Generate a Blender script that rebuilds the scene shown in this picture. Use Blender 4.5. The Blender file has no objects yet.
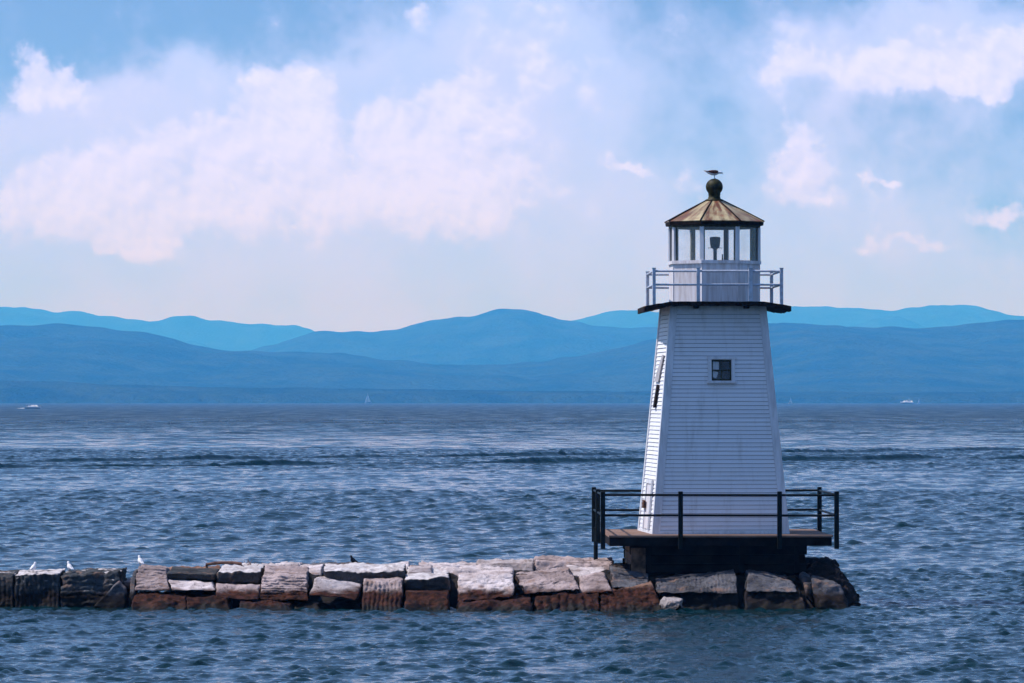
import bpy, bmesh, math, random
import numpy as np
from mathutils import Vector, Matrix, noise

R = math.radians
scene = bpy.context.scene
COL = scene.collection
FPX = 4510.0            # focal length of the photograph in pixels
noise.seed_set(5)
EYE = 5.0               # height of the viewpoint above the lake
HZ = 400.5              # image row of the true horizon
random.seed(7)
rng = np.random.default_rng(11)

# ------------------------------------------------------------------ camera
cam_d = bpy.data.cameras.new("camera")
cam = bpy.data.objects.new("camera", cam_d)
COL.objects.link(cam)
cam_d.sensor_width = 36.0
cam_d.lens = FPX * 36.0 / 1024.0
cam_d.clip_start = 0.5
cam_d.clip_end = 90000
cam.location = (0, 0, EYE)
cam.rotation_euler = (R(90) + math.atan((HZ - 341.5) / FPX), 0, 0)
scene.camera = cam
scene.render.resolution_x = 1024
scene.render.resolution_y = 683

# ------------------------------------------------------------------ exposure / render
vs = scene.view_settings
vs.view_transform = 'Standard'
vs.look = 'None'
vs.gamma = 1.0
vs.use_curve_mapping = False
EXPO = 0.35
vs.exposure = EXPO
scene.render.engine = 'CYCLES'
cy = scene.cycles
cy.max_bounces = 8
cy.diffuse_bounces = 3
cy.glossy_bounces = 3
cy.transmission_bounces = 6
cy.transparent_max_bounces = 12
cy.volume_bounces = 2
cy.use_denoising = True
cy.sample_clamp_direct = 4.0
cy.sample_clamp_indirect = 4.0

# ------------------------------------------------------------------ sun
SUN_EL, SUN_BACK = R(55), R(10)
sdir = Vector((-math.cos(SUN_EL) * math.cos(SUN_BACK), math.cos(SUN_EL) * math.sin(SUN_BACK), math.sin(SUN_EL)))
sun_d = bpy.data.lights.new("sun", 'SUN')
sun_d.energy = 4.0
sun_d.angle = R(0.53)
sun_d.color = (1.0, 0.95, 0.97)
sun = bpy.data.objects.new("sun", sun_d)
COL.objects.link(sun)
sun.rotation_euler = (-sdir).to_track_quat('-Z', 'Y').to_euler()
sun.location = sdir * 300


# ------------------------------------------------------------------ node helpers
class NT:
    """tiny wrapper that writes shader node expressions"""
    def __init__(self, tree):
        self.t = tree
        self.n = tree.nodes
        self.l = tree.links

    def new(self, typ, **kw):
        nd = self.n.new(typ)
        for k, v in kw.items():
            setattr(nd, k, v)
        return nd

    def put(self, sock, val):
        if isinstance(val, bpy.types.NodeSocket):
            self.l.new(val, sock)
        elif val is not None:
            sock.default_value = val

    def m(self, op, a, b=None, c=None, clamp=False):
        nd = self.new('ShaderNodeMath', operation=op)
        nd.use_clamp = clamp
        self.put(nd.inputs[0], a)
        if b is not None:
            self.put(nd.inputs[1], b)
        if c is not None:
            self.put(nd.inputs[2], c)
        return nd.outputs[0]

    def v(self, op, a, b=None):
        nd = self.new('ShaderNodeVectorMath', operation=op)
        self.put(nd.inputs[0], a)
        if b is not None:
            self.put(nd.inputs[3 if op == 'SCALE' else 1], b)
        return nd.outputs['Value'] if op in ('DOT_PRODUCT', 'LENGTH', 'DISTANCE') else nd.outputs[0]

    def noise(self, vec, scale, detail=4, rough=0.55, dist=0.0, color=False, dims='3D'):
        nd = self.new('ShaderNodeTexNoise')
        nd.noise_dimensions = dims
        if vec is not None:
            self.l.new(vec, nd.inputs['Vector'])
        nd.inputs['Scale'].default_value = scale
        nd.inputs['Detail'].default_value = detail
        nd.inputs['Roughness'].default_value = rough
        nd.inputs['Distortion'].default_value = dist
        return nd.outputs['Color' if color else 'Fac']

    def ss(self, x, lo, hi, a=0.0, b=1.0):
        nd = self.new('ShaderNodeMapRange')
        nd.interpolation_type = 'SMOOTHSTEP'
        self.put(nd.inputs['Value'], x)
        self.put(nd.inputs['From Min'], lo)
        self.put(nd.inputs['From Max'], hi)
        self.put(nd.inputs['To Min'], a)
        self.put(nd.inputs['To Max'], b)
        return nd.outputs[0]

    def mix(self, f, a, b, blend='MIX'):
        nd = self.new('ShaderNodeMix')
        nd.data_type = 'RGBA'
        nd.blend_type = blend
        self.put(nd.inputs['Factor'], f)
        A, B = nd.inputs[6], nd.inputs[7]
        for s, x in ((A, a), (B, b)):
            if isinstance(x, (tuple, list)) and len(x) == 3:
                x = (*x, 1.0)
            self.put(s, x)
        return nd.outputs[2]

    def xyz(self, vec):
        nd = self.new('ShaderNodeSeparateXYZ')
        self.l.new(vec, nd.inputs[0])
        return nd.outputs

    def cxyz(self, x, y, z):
        nd = self.new('ShaderNodeCombineXYZ')
        for s, q in zip(nd.inputs, (x, y, z)):
            self.put(s, q)
        return nd.outputs[0]


# ------------------------------------------------------------------ world: Nishita sky with clouds
world = bpy.data.worlds.new("World")
scene.world = world
world.use_nodes = True
W = NT(world.node_tree)
W.n.clear()
out = W.new('ShaderNodeOutputWorld')
bg = W.new('ShaderNodeBackground')
W.l.new(bg.outputs[0], out.inputs[0])
SKYS = 0.15
bg.inputs['Strength'].default_value = SKYS
tc = W.new('ShaderNodeTexCoord')
dx, dy, dz = W.xyz(tc.outputs['Generated'])
sky = W.new('ShaderNodeTexSky')
sky.sky_type = 'NISHITA'
sky.sun_disc = False
sky.sun_elevation = SUN_EL
sky.sun_rotation = math.atan2(sdir.x, sdir.y) % (2 * math.pi)
sky.altitude = 50
sky.air_density = 1.0
sky.dust_density = 0.2
sky.ozone_density = 6.0
# the clear band of the sky stands lower than in the model's own atmosphere
zz = W.m('ADD', W.m('MULTIPLY', W.m('ABSOLUTE', dz), 5.0), 0.08)
W.l.new(W.v('NORMALIZE', W.cxyz(dx, dy, zz)), sky.inputs['Vector'])
# direction in units of 100 photo pixels (about 1.27 degrees)
U = W.m('MULTIPLY', W.m('ARCTAN2', dx, dy), FPX / 100)
V = W.m('MULTIPLY', W.m('ARCSINE', dz), FPX / 100)
P0 = W.cxyz(U, V, 0.0)
warp = W.v('SCALE', W.v('SUBTRACT', W.noise(P0, 0.9, 4, 0.6, color=True), (0.5, 0.5, 0.5)), 1.0)
warp = W.v('ADD', warp, W.v('SCALE', W.v('SUBTRACT', W.noise(P0, 4.5, 6, 0.65, color=True), (0.5, 0.5, 0.5)), 0.28))
P = W.v('ADD', P0, warp)


def blobs(lst, Pv):
    acc = None
    for (px, py, rx, ry, amp) in lst:
        c = ((px - 512) / 100, (HZ - py) / 100, 0)
        q = W.v('MULTIPLY', W.v('SUBTRACT', Pv, c), (100 / rx, 100 / ry, 0))
        d2 = W.v('DOT_PRODUCT', q, q)
        g = W.m('MULTIPLY', W.m('POWER', 2.71828, W.m('MULTIPLY', d2, -1.0)), amp)
        acc = g if acc is None else W.m('ADD', acc, g)
    return acc


soft_l = [(60, 190, 120, 90, .8), (230, 165, 180, 85, 1.1), (400, 170, 165, 115, .95), (480, 40, 90, 70, .7),
          (560, 120, 90, 110, .45), (900, 60, 170, 45, .75), (800, 170, 80, 90, .5), (960, 20, 110, 40, .5),
          (300, 80, 130, 25, .45), (260, 240, 320, 60, .5), (880, 255, 90, 40, .35), (120, 130, 130, 40, .45),
          (560, 250, 220, 60, .25), (670, 110, 190, 150, .34), (960, 160, 150, 120, .30), (800, 330, 700, 80, .65), (200, 330, 600, 80, .75)]
hard_l = [(205, 165, 120, 55, .55), (300, 135, 70, 55, .55), (430, 165, 100, 60, .60), (340, 205, 190, 26, .50), (80, 195, 90, 45, .50), (250, 232, 260, 22, .38), (490, 95, 60, 70, .45), (940, 72, 130, 30, .45),
          (47, 70, 26, 26, 1.0), (36, 92, 26, 18, .85), (72, 90, 20, 16, .8), (285, 80, 38, 28, .95), (312, 105, 24, 36, .9),
          (262, 72, 26, 18, .5), (392, 122, 32, 24, .9), (418, 146, 26, 22, .8), (455, 100, 24, 38, .65), (470, 70, 20, 30, .4),
          (440, 190, 50, 24, .8), (480, 205, 34, 20, .7), (370, 200, 44, 18, .75), (330, 174, 22, 14, .6), (290, 196, 50, 16, .6),
          (236, 186, 34, 20, .65), (110, 172, 46, 24, .75), (40, 196, 48, 32, .7), (128, 236, 38, 12, .85), (200, 214, 70, 16, .65), (262, 130, 50, 26, .5), (170, 130, 60, 22, .45),
          (890, 64, 120, 22, 1.0), (960, 84, 80, 14, .6), (785, 66, 26, 24, .75), (1000, 40, 60, 18, .6),
          (806, 186, 38, 26, .95), (792, 150, 20, 24, .75), (780, 120, 16, 18, .5), (628, 160, 20, 9, 1.0),
          (868, 190, 7, 11, .9), (893, 191, 14, 5, .9), (866, 254, 40, 13, .9), (918, 254, 28, 8, .8), (872, 236, 12, 12, .6),
          (1003, 206, 24, 17, .95), (412, 12, 16, 20, .6), (560, 120, 50, 70, .25), (700, 190, 40, 20, .35), (560, 40, 60, 30, .3)]
def turned(vec):
    nd = W.new('ShaderNodeVectorRotate')
    nd.rotation_type = 'EULER_XYZ'
    nd.inputs['Rotation'].default_value = (0.62, 0.48, 0.71)
    W.l.new(vec, nd.inputs['Vector'])
    return nd.outputs[0]


fb = W.noise(turned(P0), 1.9, 10, 0.62)
fb2 = W.noise(turned(W.v('ADD', P0, (-0.05, 0.08, 0.0))), 1.9, 10, 0.62)
fine = W.noise(turned(P0), 0.55, 6, 0.6)
softm = W.m('ADD', blobs(soft_l, P), W.m('MULTIPLY', W.m('SUBTRACT', fine, 0.5), 1.1))
high = W.ss(V, 4.2, 7.0)
high2 = W.ss(V, 4.2, 12.0)
softm = W.m('ADD', softm, W.m('MULTIPLY', high, 0.10))
softm = W.m('ADD', softm, W.m('MULTIPLY', W.m('SUBTRACT', fb, 0.5), 0.9))
softk = W.ss(softm, 0.03, 0.90, 0.0, 0.90)
hb = W.m('ADD', blobs(hard_l, P), W.m('MULTIPLY', high, 0.16))
hard = W.m('ADD', hb, W.m('MULTIPLY', W.m('SUBTRACT', fb, 0.5), 1.9))
hardk = W.ss(hard, 0.24, 0.80, 0.0, 0.88)
relief = W.m('MULTIPLY', W.m('SUBTRACT', fb, fb2), 3.6)
lit = W.m('ADD', relief, W.ss(hard, 0.3, 1.6, 0.30, 0.85), clamp=True)
K = 1.0 / SKYS
c_soft = (0.50 * K, 0.57 * K, 0.98 * K)
c_lo = (0.54 * K, 0.61 * K, 1.05 * K)
c_hi = (0.69 * K, 0.73 * K, 1.18 * K)
body = W.ss(W.noise(P0, 0.55, 5, 0.55), 0.32, 0.66)
c_sh = (0.43 * K, 0.56 * K, 1.03 * K)
col = W.mix(softk, sky.outputs[0], W.mix(body, c_sh, (0.535 * K, 0.61 * K, 1.07 * K)))
col = W.mix(hardk, col, W.mix(lit, c_lo, c_hi))
W.l.new(col, bg.inputs['Color'])


# ------------------------------------------------------------------ object helpers
def tag(o, label=None, cat=None, group=None, kind=None):
    if label:
        o['label'] = label
    if cat:
        o['category'] = cat
    if group:
        o['group'] = group
    if kind:
        o['kind'] = kind
    return o


def empty(name, loc=(0, 0, 0), rz=0.0):
    o = bpy.data.objects.new(name, None)
    COL.objects.link(o)
    o.location = loc
    o.rotation_euler = (0, 0, rz)
    o.empty_display_size = 0.3
    return o


def obj(name, bm, mat, parent=None, smooth=False):
    bmesh.ops.recalc_face_normals(bm, faces=bm.faces)
    me = bpy.data.meshes.new(name)
    bm.to_mesh(me)
    bm.free()
    if smooth:
        for p in me.polygons:
            p.use_smooth = True
    me.materials.append(mat)
    o = bpy.data.objects.new(name, me)
    COL.objects.link(o)
    if parent:
        o.parent = parent
    return o


def nobj(name, verts, faces, mat, parent=None, smooth=True):
    me = bpy.data.meshes.new(name)
    me.from_pydata([tuple(v) for v in verts], [], faces)
    me.update()
    if smooth:
        me.polygons.foreach_set('use_smooth', [True] * len(me.polygons))
    me.materials.append(mat)
    o = bpy.data.objects.new(name, me)
    COL.objects.link(o)
    if parent:
        o.parent = parent
    return o


def copy_tree(o, parent=None):
    c = o.copy()
    COL.objects.link(c)
    c.parent = parent
    for ch in list(o.children):
        copy_tree(ch, c)
    return c


def box(bm, c, s, rz=0.0, bev=0.0, rot=None):
    m = Matrix.Translation(c) @ (rot.to_4x4() if rot else Matrix.Rotation(rz, 4, 'Z')) @ Matrix.Diagonal((*s, 1))
    r = bmesh.ops.create_cube(bm, size=1.0, matrix=m)
    if bev:
        es = list({e for v in r['verts'] for e in v.link_edges})
        bmesh.ops.bevel(bm, geom=es, offset=bev, segments=1, affect='EDGES')


def loft(bm, rings, cap=True, closed=True):
    vs_ = [[bm.verts.new(p) for p in r] for r in rings]
    n = len(rings[0])
    for a, b in zip(vs_[:-1], vs_[1:]):
        for i in range(n if closed else n - 1):
            j = (i + 1) % n
            bm.faces.new((a[i], a[j], b[j], b[i]))
    if cap:
        bm.faces.new(vs_[0][::-1])
        bm.faces.new(vs_[-1])


def ring(r, z, n=16, c=(0, 0), ph=0.0):
    return [(c[0] + r * math.cos(ph + 2 * math.pi * i / n), c[1] + r * math.sin(ph + 2 * math.pi * i / n), z) for i in range(n)]


def lathe(bm, prof, n=20, c=(0, 0), ph=0.0):
    loft(bm, [ring(max(r, 1e-4), z, n, c, ph) for r, z in prof])


def rod(bm, a, b, r, n=8):
    a, b = Vector(a), Vector(b)
    d = (b - a).normalized()
    up = Vector((0, 0, 1)) if abs(d.z) < 0.9 else Vector((1, 0, 0))
    x = d.cross(up).normalized()
    y = d.cross(x)
    rr = r if isinstance(r, tuple) else (r, r)
    loft(bm, [[p + (x * math.cos(t) + y * math.sin(t)) * q for t in [2 * math.pi * i / n for i in range(n)]] for p, q in ((a, rr[0]), (b, rr[1]))])


def at(px, py, d):
    """the point at distance d that the photograph shows at that pixel"""
    return Vector(((px - 512) / FPX * d, d, EYE - (py - HZ) / FPX * d))


# ------------------------------------------------------------------ materials
def mat(name):
    m = bpy.data.materials.new(name)
    m.use_nodes = True
    t = NT(m.node_tree)
    b = t.n['Principled BSDF']
    return m, t, b


def bump(t, b, height, strength=0.3, dist=0.02, normal=None):
    nd = t.new('ShaderNodeBump')
    nd.inputs['Strength'].default_value = strength
    nd.inputs['Distance'].default_value = dist
    t.l.new(height, nd.inputs['Height'])
    if normal:
        t.l.new(normal, nd.inputs['Normal'])
    t.l.new(nd.outputs[0], b.inputs['Normal'])
    return nd.outputs[0]


def objco(t):
    return t.new('ShaderNodeTexCoord').outputs['Object']


def simple(name, base, rough=0.6, var=0.25, scale=6.0, metal=0.0, bmp=0.15, dark=None, streak=False, spec=None):
    m, t, b = mat(name)
    b.inputs['Specular IOR Level'].default_value = spec if spec is not None else (0.12 if max(base) < 0.2 else 0.35)
    co = objco(t)
    if streak:
        x, y, z = t.xyz(co)
        co2 = t.cxyz(t.m('MULTIPLY', x, 3.0), t.m('MULTIPLY', y, 3.0), t.m('MULTIPLY', z, 0.35))
    else:
        co2 = co
    n = t.noise(co2, scale, 6, 0.6)
    d = dark if dark else tuple(c * (1 - var * 1.6) for c in base)
    l = tuple(min(1, c * (1 + var * 0.5)) for c in base)
    t.l.new(t.mix(t.ss(n, 0.3, 0.68), d, l), b.inputs['Base Color'])
    b.inputs['Roughness'].default_value = rough
    b.inputs['Metallic'].default_value = metal
    if bmp:
        bump(t, b, t.noise(co, scale * 4, 4), bmp, 0.01)
    return m


# --- white clapboard paint: weathered, a little dirt and bare wood showing
M_white, t, b = mat("white_paint")
co = objco(t)
x, y, z = t.xyz(co)
st = t.noise(t.cxyz(t.m('MULTIPLY', x, 4.0), t.m('MULTIPLY', y, 4.0), t.m('MULTIPLY', z, 0.5)), 1.2, 6, 0.65)
blot = t.noise(co, 2.2, 5, 0.6)
row = t.noise(t.cxyz(0.0, 0.0, t.m('FLOOR', t.m('DIVIDE', z, 0.102))), 7.3, 1, 0.5)
brow = t.ss(row, 0.2, 0.8, 0.90, 1.04)
base = t.mix(t.ss(st, 0.48, 0.78, 0, 0.75), (0.78, 0.79, 0.82), (0.56, 0.55, 0.55))
base = t.mix(t.ss(blot, 0.55, 0.8, 0, 0.4), base, (0.60, 0.58, 0.55))
peel = t.noise(t.cxyz(t.m('MULTIPLY', x, 5.0), t.m('MULTIPLY', y, 5.0), t.m('MULTIPLY', z, 26.0)), 1.0, 5, 0.7)
base = t.mix(t.ss(peel, 0.71, 0.78, 0, 0.7), base, (0.30, 0.26, 0.23))
sc_ = t.v('SCALE', base, brow)
t.l.new(sc_, b.inputs['Base Color'])
b.inputs['Roughness'].default_value = 0.55
bump(t, b, peel, 0.15, 0.004)

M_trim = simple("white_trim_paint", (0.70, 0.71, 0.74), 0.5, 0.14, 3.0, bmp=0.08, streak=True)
M_lantern = simple("white_metal_paint", (0.74, 0.73, 0.77), 0.45, 0.12, 2.5, bmp=0.06, dark=(0.55, 0.50, 0.50), streak=True)
M_rail = simple("pale_blue_rail_paint", (0.52, 0.57, 0.66), 0.45, 0.15, 8.0, bmp=0.05)
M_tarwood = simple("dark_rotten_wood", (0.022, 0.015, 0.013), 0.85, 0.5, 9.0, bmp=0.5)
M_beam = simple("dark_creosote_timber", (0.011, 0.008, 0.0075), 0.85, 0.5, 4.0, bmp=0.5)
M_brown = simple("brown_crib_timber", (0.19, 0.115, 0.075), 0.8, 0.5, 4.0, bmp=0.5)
M_black = simple("black_green_post_paint", (0.008, 0.012, 0.013), 0.5, 0.4, 8.0, bmp=0.15)
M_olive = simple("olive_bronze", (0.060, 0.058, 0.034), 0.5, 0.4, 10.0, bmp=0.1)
M_ball = simple("verdigris_bronze", (0.042, 0.040, 0.016), 0.55, 0.5, 9.0, metal=0.0, bmp=0.3)
M_dark = simple("dark_interior", (0.02, 0.02, 0.022), 0.8, 0.3, 5.0, bmp=0.0)
M_rust = simple("rusty_iron", (0.12, 0.055, 0.030), 0.7, 0.5, 14.0, bmp=0.3)
M_grey_board = simple("grey_weathered_board", (0.46, 0.45, 0.47), 0.8, 0.3, 6.0, bmp=0.3, streak=True)
M_gullwhite = simple("white_feathers", (0.80, 0.79, 0.80), 0.8, 0.06, 20.0, bmp=0.1)
M_gullgrey = simple("grey_feathers", (0.40, 0.42, 0.46), 0.8, 0.15, 20.0, bmp=0.1)
M_gullbrown = simple("brown_feathers", (0.16, 0.065, 0.040), 0.8, 0.4, 20.0, bmp=0.1)
M_darkfeather = simple("dark_feathers", (0.025, 0.025, 0.03), 0.7, 0.3, 20.0, bmp=0.1)
M_leg = simple("pale_leg_skin", (0.45, 0.36, 0.28), 0.7, 0.1, 20.0, bmp=0.0)
M_bill = simple("yellow_bill", (0.45, 0.30, 0.08), 0.5, 0.1, 20.0, bmp=0.0)
M_hull = simple("white_boat_paint", (0.82, 0.82, 0.84), 0.25, 0.03, 2.0, bmp=0.0)
M_sail = simple("white_sailcloth", (0.80, 0.80, 0.80), 0.8, 0.05, 1.0, bmp=0.0)
M_navy = simple("dark_boat_trim", (0.02, 0.025, 0.04), 0.3, 0.1, 2.0, bmp=0.0)
M_log = simple("brown_driftwood", (0.20, 0.10, 0.065), 0.85, 0.4, 8.0, bmp=0.5)

# weathered deck planks
M_deck, t, b = mat("weathered_deck_planks")
co = objco(t)
x, y, z = t.xyz(co)
g = t.noise(t.cxyz(t.m('MULTIPLY', x, 0.9), t.m('MULTIPLY', y, 14.0), z), 1.6, 6, 0.65)
pl = t.noise(t.cxyz(0.0, t.m('FLOOR', t.m('DIVIDE', y, 0.15)), 0.0), 3.7, 1)
t.l.new(t.mix(t.ss(t.m('ADD', g, t.m('MULTIPLY', pl, 0.5)), 0.45, 1.05), (0.15, 0.080, 0.052), (0.34, 0.215, 0.155)), b.inputs['Base Color'])
b.inputs['Roughness'].default_value = 0.8
bump(t, b, g, 0.3, 0.01)

# rusted copper/iron lantern roof with pale streaks running down from the peak
M_roof, t, b = mat("rust_streaked_roof")
b.inputs['Specular IOR Level'].default_value = 0.25
co = objco(t)
x, y, z = t.xyz(co)
ang = t.m('ARCTAN2', y, x)
rad = t.m('SQRT', t.m('ADD', t.m('MULTIPLY', x, x), t.m('MULTIPLY', y, y)))
s1 = t.noise(t.cxyz(t.m('MULTIPLY', ang, 3.4), t.m('MULTIPLY', rad, 0.8), 3.0), 1.6, 6, 0.6)
s2 = t.noise(co, 5.0, 6, 0.65)
c1 = t.mix(t.ss(s1, 0.38, 0.66), (0.12, 0.050, 0.030), (0.44, 0.37, 0.21))
c1 = t.mix(t.ss(s2, 0.50, 0.72, 0, 0.8), c1, (0.22, 0.075, 0.036))
c1 = t.mix(t.ss(s2, 0.40, 0.30, 0, 0.5), c1, (0.20, 0.19, 0.10))
t.l.new(c1, b.inputs['Base Color'])
b.inputs['Roughness'].default_value = 0.45
bump(t, b, s2, 0.2, 0.01)

# window glass (clear panes, seen through)
M_glass = bpy.data.materials.new("clear_window_glass")
M_glass.use_nodes = True
t = NT(M_glass.node_tree)
t.n.clear()
o_ = t.new('ShaderNodeOutputMaterial')
tr = t.new('ShaderNodeBsdfTransparent')
tr.inputs[0].default_value = (0.985, 0.99, 0.99, 1)
gl = t.new('ShaderNodeBsdfGlossy')
gl.inputs['Roughness'].default_value = 0.03
df = t.new('ShaderNodeBsdfDiffuse')
df.inputs[0].default_value = (0.7, 0.72, 0.75, 1)
lw = t.new('ShaderNodeLayerWeight')
fr_ = t.m('ADD', t.m('MULTIPLY', t.m('POWER', lw.outputs['Facing'], 5.0), 0.8), 0.04)
mx = t.new('ShaderNodeMixShader')
t.l.new(fr_, mx.inputs[0])
t.l.new(tr.outputs[0], mx.inputs[1])
t.l.new(gl.outputs[0], mx.inputs[2])
mx2 = t.new('ShaderNodeMixShader')
gn = t.noise(objco(t), 3.0, 4)
t.l.new(t.ss(gn, 0.35, 0.75, 0.01, 0.06), mx2.inputs[0])
t.l.new(mx.outputs[0], mx2.inputs[1])
t.l.new(df.outputs[0], mx2.inputs[2])
t.l.new(mx2.outputs[0], o_.inputs[0])


def stone_mat(name, pale, dark, wet=0.45, guano_sunlit=0.0, alg=((0.008, 0.004, 0.0035), (0.075, 0.024, 0.012))):
    """quarried block: mottled, grained, rusty brown algae where the lake wets it"""
    m, t, b = mat(name)
    geo = t.new('ShaderNodeNewGeometry').outputs['Position']
    oi = t.new('ShaderNodeObjectInfo').outputs['Random']
    x, y, z = t.xyz(geo)
    b.inputs['Specular IOR Level'].default_value = 0.10
    big = t.noise(geo, 1.3, 6, 0.62)
    grain = t.noise(geo, 22.0, 4, 0.7)
    bed = t.noise(t.cxyz(t.m('MULTIPLY', x, 1.2), t.m('MULTIPLY', y, 1.2), t.m('MULTIPLY', z, 13.0)), 1.0, 5, 0.6)
    c = t.mix(t.ss(big, 0.30, 0.70), dark, pale)
    c = t.mix(t.ss(bed, 0.55, 0.70, 0, 0.8), c, tuple(q * 0.45 for q in dark))
    crk = t.noise(t.cxyz(t.m('MULTIPLY', x, 2.5), y, t.m('MULTIPLY', z, 2.5)), 1.0, 5, 0.6)
    crack = t.ss(t.m('ABSOLUTE', t.m('SUBTRACT', crk, 0.5)), 0.012, 0.0)
    c = t.mix(t.m('MULTIPLY', crack, 0.8), c, tuple(q * 0.3 for q in dark))
    c = t.mix(t.ss(grain, 0.52, 0.72, 0, 0.75), c, tuple(q * 0.5 for q in dark))
    rustn = t.noise(geo, 2.7, 5, 0.65)
    c = t.mix(t.ss(rustn, 0.53, 0.70, 0, 0.65), c, (0.25, 0.15, 0.105))
    c = t.v('SCALE', c, t.m('ADD', t.m('MULTIPLY', oi, 0.34), 0.82))
    if guano_sunlit:
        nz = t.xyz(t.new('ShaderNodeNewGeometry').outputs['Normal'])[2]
        gm = t.m('MULTIPLY', t.ss(nz, 0.45, 0.8), t.ss(t.noise(geo, 2.2, 4, 0.6), 0.60 - guano_sunlit * 0.25, 0.68 - guano_sunlit * 0.25))  # up-facing mask: bird droppings and sunlight on the tops, both put into colour
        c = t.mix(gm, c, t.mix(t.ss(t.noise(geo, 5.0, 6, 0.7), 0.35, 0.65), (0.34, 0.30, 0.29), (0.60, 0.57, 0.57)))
    # algae and iron stain up from the water
    lvl = t.m('ADD', z, t.m('MULTIPLY', t.m('SUBTRACT', t.noise(geo, 2.0, 5, 0.6), 0.5), 0.42))
    al = t.ss(lvl, wet + 0.09, wet - 0.09)
    alc = t.mix(t.ss(t.noise(geo, 6.0, 5, 0.7), 0.35, 0.7), *alg)
    c = t.mix(al, c, alc)
    wl = t.ss(lvl, 0.16, 0.02)
    c = t.mix(wl, c, (0.006, 0.006, 0.005))
    t.l.new(c, b.inputs['Base Color'])
    t.l.new(t.ss(lvl, 0.0, 0.4, 0.6, 0.9), b.inputs['Roughness'])
    h = t.m('ADD', t.m('MULTIPLY', bed, 0.7), t.m('MULTIPLY', grain, 0.4))
    bump(t, b, h, 0.8, 0.04)
    return m


M_pale = stone_mat("pale_breakwater_stone", (0.58, 0.52, 0.52), (0.28, 0.225, 0.215))
M_pink = stone_mat("pinkish_breakwater_stone", (0.46, 0.37, 0.36), (0.21, 0.16, 0.15))
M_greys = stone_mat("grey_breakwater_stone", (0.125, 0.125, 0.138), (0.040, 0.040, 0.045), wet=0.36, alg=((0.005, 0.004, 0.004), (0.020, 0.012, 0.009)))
M_darks = stone_mat("dark_breakwater_stone", (0.066, 0.074, 0.080), (0.018, 0.019, 0.021), wet=0.38, guano_sunlit=0.25, alg=((0.005, 0.004, 0.004), (0.020, 0.012, 0.009)))
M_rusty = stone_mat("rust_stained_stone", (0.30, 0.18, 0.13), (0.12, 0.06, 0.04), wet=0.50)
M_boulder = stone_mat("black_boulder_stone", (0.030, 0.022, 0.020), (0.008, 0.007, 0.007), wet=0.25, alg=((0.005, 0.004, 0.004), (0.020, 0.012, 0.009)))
M_guano_sunlit = stone_mat("whitened_dark_stone", (0.066, 0.074, 0.080), (0.018, 0.019, 0.021), wet=0.38, guano_sunlit=1.0, alg=((0.005, 0.004, 0.004), (0.020, 0.012, 0.009)))
M_plain = stone_mat("plain_dark_stone", (0.060, 0.064, 0.066), (0.022, 0.023, 0.024), wet=0.2)
M_whiterock = stone_mat("white_bare_rock", (0.42, 0.38, 0.37), (0.20, 0.17, 0.16), wet=-0.3)
M_rim = stone_mat("dark_stone_with_sunlit_top", (0.085, 0.080, 0.080), (0.035, 0.034, 0.034), wet=0.2, guano_sunlit=1.4)  # sunlit white of the top is painted into the colour
SM = dict(rim=M_rim, plain=M_plain, white=M_whiterock, guano_sunlit=M_guano_sunlit, pale=M_pale, pink=M_pink, grey=M_greys, dark=M_darks, rust=M_rusty, boulder=M_boulder)

# ------------------------------------------------------------------ water
A_N1, A_N0 = 0.03, 0.03
M_water, t, b = mat("lake_water")
geo = t.new('ShaderNodeNewGeometry').outputs['Position']
x, y, z = t.xyz(geo)
b.inputs['Base Color'].default_value = (0.0015, 0.018, 0.023, 1)
b.inputs['IOR'].default_value = 1.333
p1 = t.cxyz(x, t.m('MULTIPLY', y, 0.8), 0.0)
n1 = t.noise(p1, 1.6, 3, 0.6, 0.2)
n0 = t.noise(p1, 5.5, 4, 0.65, 0.2)
n2 = t.noise(p1, 0.33, 4, 0.6, 0.2)
wind = t.noise(t.cxyz(t.m('MULTIPLY', x, 0.004), t.m('MULTIPLY', y, 0.0016), 0.0), 1.0, 3, 0.6)
far = t.ss(y, 180.0, 520.0)
vfar = t.ss(y, 400.0, 1000.0)
n3 = t.noise(t.cxyz(t.m('MULTIPLY', x, 0.16), t.m('MULTIPLY', y, 0.05), 0.0), 1.0, 6, 0.68, 0.3)
h = t.m('ADD', t.m('MULTIPLY', n1, t.m('ADD', A_N1, t.m('MULTIPLY', vfar, 0.45 - A_N1))), t.m('MULTIPLY', t.m('MULTIPLY', n2, far), 0.75))
h = t.m('ADD', h, t.m('MULTIPLY', n0, t.m('MULTIPLY', t.m('SUBTRACT', 1.0, vfar), A_N0)))
h = t.m('ADD', h, t.m('MULTIPLY', t.m('MULTIPLY', n3, vfar), 2.0))
pat = t.noise(t.cxyz(t.m('MULTIPLY', x, 0.11), t.m('MULTIPLY', y, 0.012), 0.0), 1.0, 6, 0.66, 0.4)
rg = t.m('ADD', 0.06, t.m('MULTIPLY', t.ss(y, 420.0, 1500.0), t.ss(pat, 0.36, 0.64, 0.22, 0.46)))
t.l.new(rg, b.inputs['Roughness'])
patk = t.m('ADD', 1.0, t.m('MULTIPLY', vfar, t.ss(pat, 0.32, 0.68, -0.7, 1.6)))
h = t.m('MULTIPLY', t.m('MULTIPLY', h, patk), t.ss(wind, 0.3, 0.7, 0.75, 1.25))
bump(t, b, h, 1.0, 1.0)

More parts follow.
